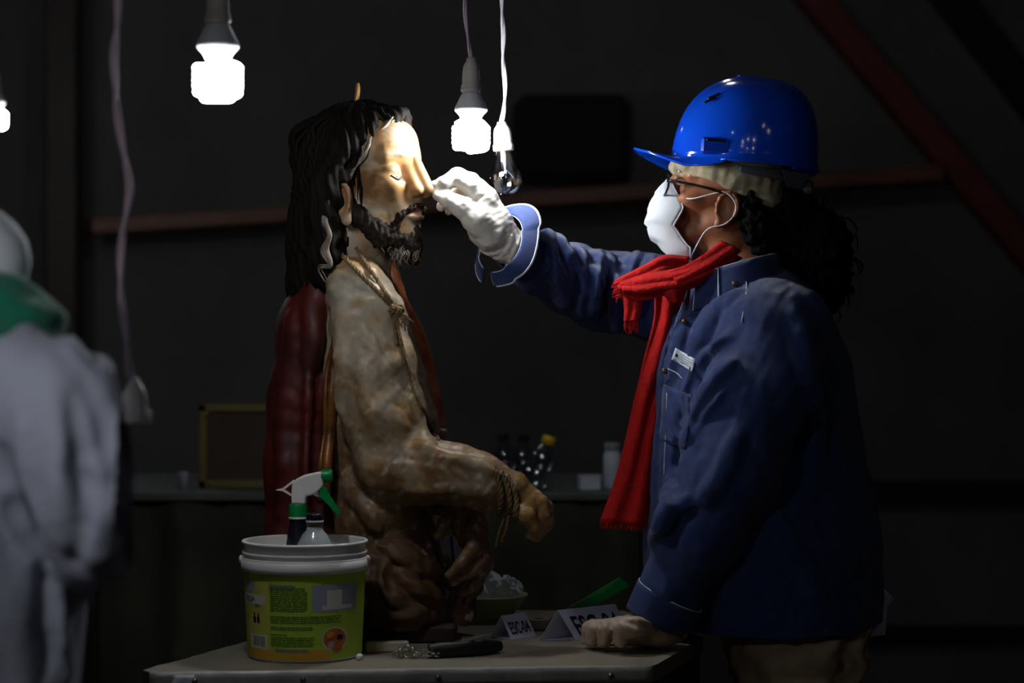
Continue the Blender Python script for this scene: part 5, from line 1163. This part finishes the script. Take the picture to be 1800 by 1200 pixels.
B.chain(pl([(-100, 500, 0, 60), (-110, 600, 0, 75)]), 20); B.chain(pl([(-60, 680, 0, 130), (-50, 850, 0, 140), (-60, 1050, 0, 140), (-60, 1250, 0, 130)]), 40, sc=(1, 1.2, 1))
B.chain(pl([(60, 680, -110, 50), (158, 900, -135, 30), (140, 960, -70, 28), (60, 990, 80, 26)]), 12)
hx = P(-60, 0, Y0)[0]
for sy in (-80, 80): B.chain([((hx, Y0+sy*.7, 860), 85), ((hx, Y0+sy, 450), 58), ((hx, Y0+sy, 90), 42)], 20); B.cap((hx-10, Y0+sy, 45), (hx+110, Y0+sy, 36), 36, 30, 8)
b_v, b_f = B.surf(1); V_, F_ = join((a_v, a_f), (b_v, b_f)); mesh('body', V_, F_, M_SKIN, lp)
for q in (-1, 1):
    e = mesh('eye', *ell_mesh(lw(np.array((60.3, 33*q, -8.))), 15.8, 14, 10), M_EYE, lp); mesh('iris', *ell_mesh(lw(np.array((75., 33*q, -13.))), (3, 5, 5), 10, 6), M_IRIS, e)
Cv = Vol([P(-330, 0, Y0)[0], Y0-330, 560], [P(262, 0, Y0)[0], Y0+330, P(0, 520, Y0)[2]], 4.2)
Cv.chain(pl([(-90, 640, 0, 120), (-60, 720, 0, 160), (-40, 850, 0, 168), (-50, 1000, 0, 172), (-60, 1150, 0, 178), (-70, 1300, 0, 186)]), 50, sc=(1, 1.25, 1))
Cv.chain(pl([(20, 665, -110, 96), (90, 700, -140, 84), (140, 800, -150, 80), (164, 900, -145, 70), (172, 962, -120, 66)]), 40)
Cv.chain(pl([(172, 965, -118, 62), (120, 985, 10, 50), (60, 1000, 90, 42)]), 20)
RL = lambda pts, r, l, op='u': Cv.ridge(pts, r, l, 10, op, 4)
_hit = Cv.hit; Cv.hit = lambda px, py, y0=-420., y1=420.: _hit(px, py, Y0-330, Y0+330)
for pts, r, l in [([(118, 600), (150, 690), (170, 780)], (10, 15, 10), 9), ([(170, 640), (196, 740), (206, 840)], (10, 14, 9), 8), ([(180, 800), (160, 880), (150, 980)], (9, 15, 9), 9), ([(215, 820), (190, 900), (170, 990)], (9, 14, 9), 9), ([(100, 660), (120, 780), (110, 900)], (12, 18, 12), 9), ([(40, 720), (60, 850), (90, 960)], (10, 16, 10), 8), ([(0, 760), (20, 900), (70, 1000)], (10, 14, 9), 8), ([(90, 1010), (85, 1080), (110, 1180)], (10, 16, 12), 10)]: RL(pts, r, l)
for pts, r, d in [([(130, 700), (142, 790), (136, 830)], 9, 9), ([(150, 660), (180, 740), (192, 800)], 7, 7), ([(20, 880), (50, 940), (84, 985)], 7, 7), ([(78, 1000), (84, 1080), (90, 1180)], 7, 8), ([(135, 830), (150, 870), (130, 990)], 9, 9)]: RL(pts, r, d, 's')
Cv.hit = _hit
c_v, c_f = Cv.surf(1); c_v = c_v+vnorm(c_v, c_f)*(wob(c_v*[1, 1, .5], 161, 60)*3)[:, None]; ct = mesh('coat', c_v, c_f, M_COAT, lp)
G2 = Vol([P(-300, 0, Y0)[0], Y0-260, P(0, 740, Y0)[2]], [P(140, 0, Y0)[0], Y0+220, P(0, 440, Y0)[2]], 4.)
G2.chain(pl([(-90, 545, 0, 96), (-40, 570, -40, 88), (20, 585, -60, 72), (60, 575, -60, 52)]), 30, sc=(1, 1.3, 1)); G2.chain(pl([(-60, 640, -80, 80), (-10, 640, -110, 66), (30, 610, -100, 52)]), 24)
G2.chain(pl([(-40, 520, -70, 44), (20, 520, -70, 36), (50, 530, -60, 30)]), 16)
g_v, g_f = G2.surf(1); g_v = g_v+vnorm(g_v, g_f)*(3*np.sin(g_v[:, 2]*.16+g_v[:, 0]*.06+wob(g_v, 171, 80)))[:, None]; mesh('scarf', g_v, g_f, M_GSC, lp, label='thick green scarf')
gm = np.zeros((20, 24, 3))
for i, t in enumerate(np.linspace(0, 1, 20)):
    fx = np.interp(t, [0, .12, .3, .5, .68, .85, 1], [104, 117, 129, 131, 125, 112, 90]); hw_ = np.interp(t, [0, .15, .3, .5, .75, 1], [24, 50, 55, 53, 52, 36]); bx_ = np.interp(t, [0, .15, .3, .5, .75, 1], [70, 50, 38, 44, 34, 30])
    for j, s in enumerate(np.linspace(-1, 1, 24)): gm[i, j] = (bx_+(fx-bx_)*(1-abs(s)**2.1), hw_*math.sin(s*math.pi/2), 8-112*t)
mk = mesh('face_mask', *sheet(lw(gm), 1.4), M_MASK, lp, label='white face mask')
for q, sd_ in ((-1, 0), (1, -1)): mesh('ear_loop', *tube(lw(spline(np.array([gm[3, sd_], (10, 72*q, -8), (-16, 77*q, -20), (-10, 75*q, -50), gm[17, sd_]], float), 6)), 1.3, 6), M_MASK, mk)
Hh = Vol(LC-[170, 130, 120], LC+[120, 130, 160], 4.); Hh.ell(lw(np.array((-16., 0, 40))), (96, 78, 72)); Hh.chain([(lw(np.array((-40., 0, 0))), 66), (lw(np.array((-56., 0, -70))), 44)], 20)
def lcut(X, Y, Z):
    a = (X-LC[0])*LF[0]+(Y-LC[1])*LF[1]+(Z-LC[2])*LF[2]; c_ = (X-LC[0])*LU[0]+(Y-LC[1])*LU[1]+(Z-LC[2])*LU[2]; return a-np.where(c_ > 50, 62, np.where(c_ > 10, 30, -18))
Hh.fn(lcut, 6, 'i'); h_v, h_f = Hh.surf(1); h_v = h_v+vnorm(h_v, h_f)*(wob(h_v, 181, 14)*2)[:, None]; mesh('hair', h_v, h_f, M_BHAIR, lp)
Tr = Vol((hx-170, Y0-230, 80), (hx+170, Y0+230, 800), 6.)
for sy in (-80, 80): Tr.chain([((hx, Y0+sy*.8, 790), 105), ((hx, Y0+sy, 450), 76), ((hx, Y0+sy, 110), 58)], 25)
t_v, t_f = Tr.surf(1); mesh('trousers', t_v, t_f, mat('dark_trousers', S((40, 40, 48)), .9), lp)
for sy in (-80, 80):
    X = Vol((hx-80, Y0+sy-60, -4), (hx+180, Y0+sy+60, 130), 5.); X.chain([((hx-10, Y0+sy, 46), 46), ((hx+80, Y0+sy, 40), 44), ((hx+120, Y0+sy, 34), 36)], 14); X.cap((hx-6, Y0+sy, 100), (hx-6, Y0+sy, 46), 50, 46, 10); X.fn(lambda A, B_, Z: 1-Z+0*A+0*B_, 2, 'i'); x_v, x_f = X.surf(1); mesh('shoe', x_v, x_f, M_SHOE, lp)
hh = Vol(P(20, 1060, Y0+40)-[40, 80, 20], P(120, 930, Y0+40)+[40, 200, 20], 3.)
hh.chain(pl([(60, 1000, 90, 30), (30, 1008, 150, 34)]), 10)
for k in range(4): hh.chain(pl([(32+k*3, 1000+k*8, 160, 13), (20+k*3, 1002+k*9, 200, 11), (16+k*4, 1010+k*9, 225, 9)]), 4)
hh.chain(pl([(44, 990, 140, 14), (44, 985, 180, 11)]), 5); x_v, x_f = hh.surf(1); mesh('hand', x_v, x_f, M_SKIN, lp)
bpy.context.view_layer.update()
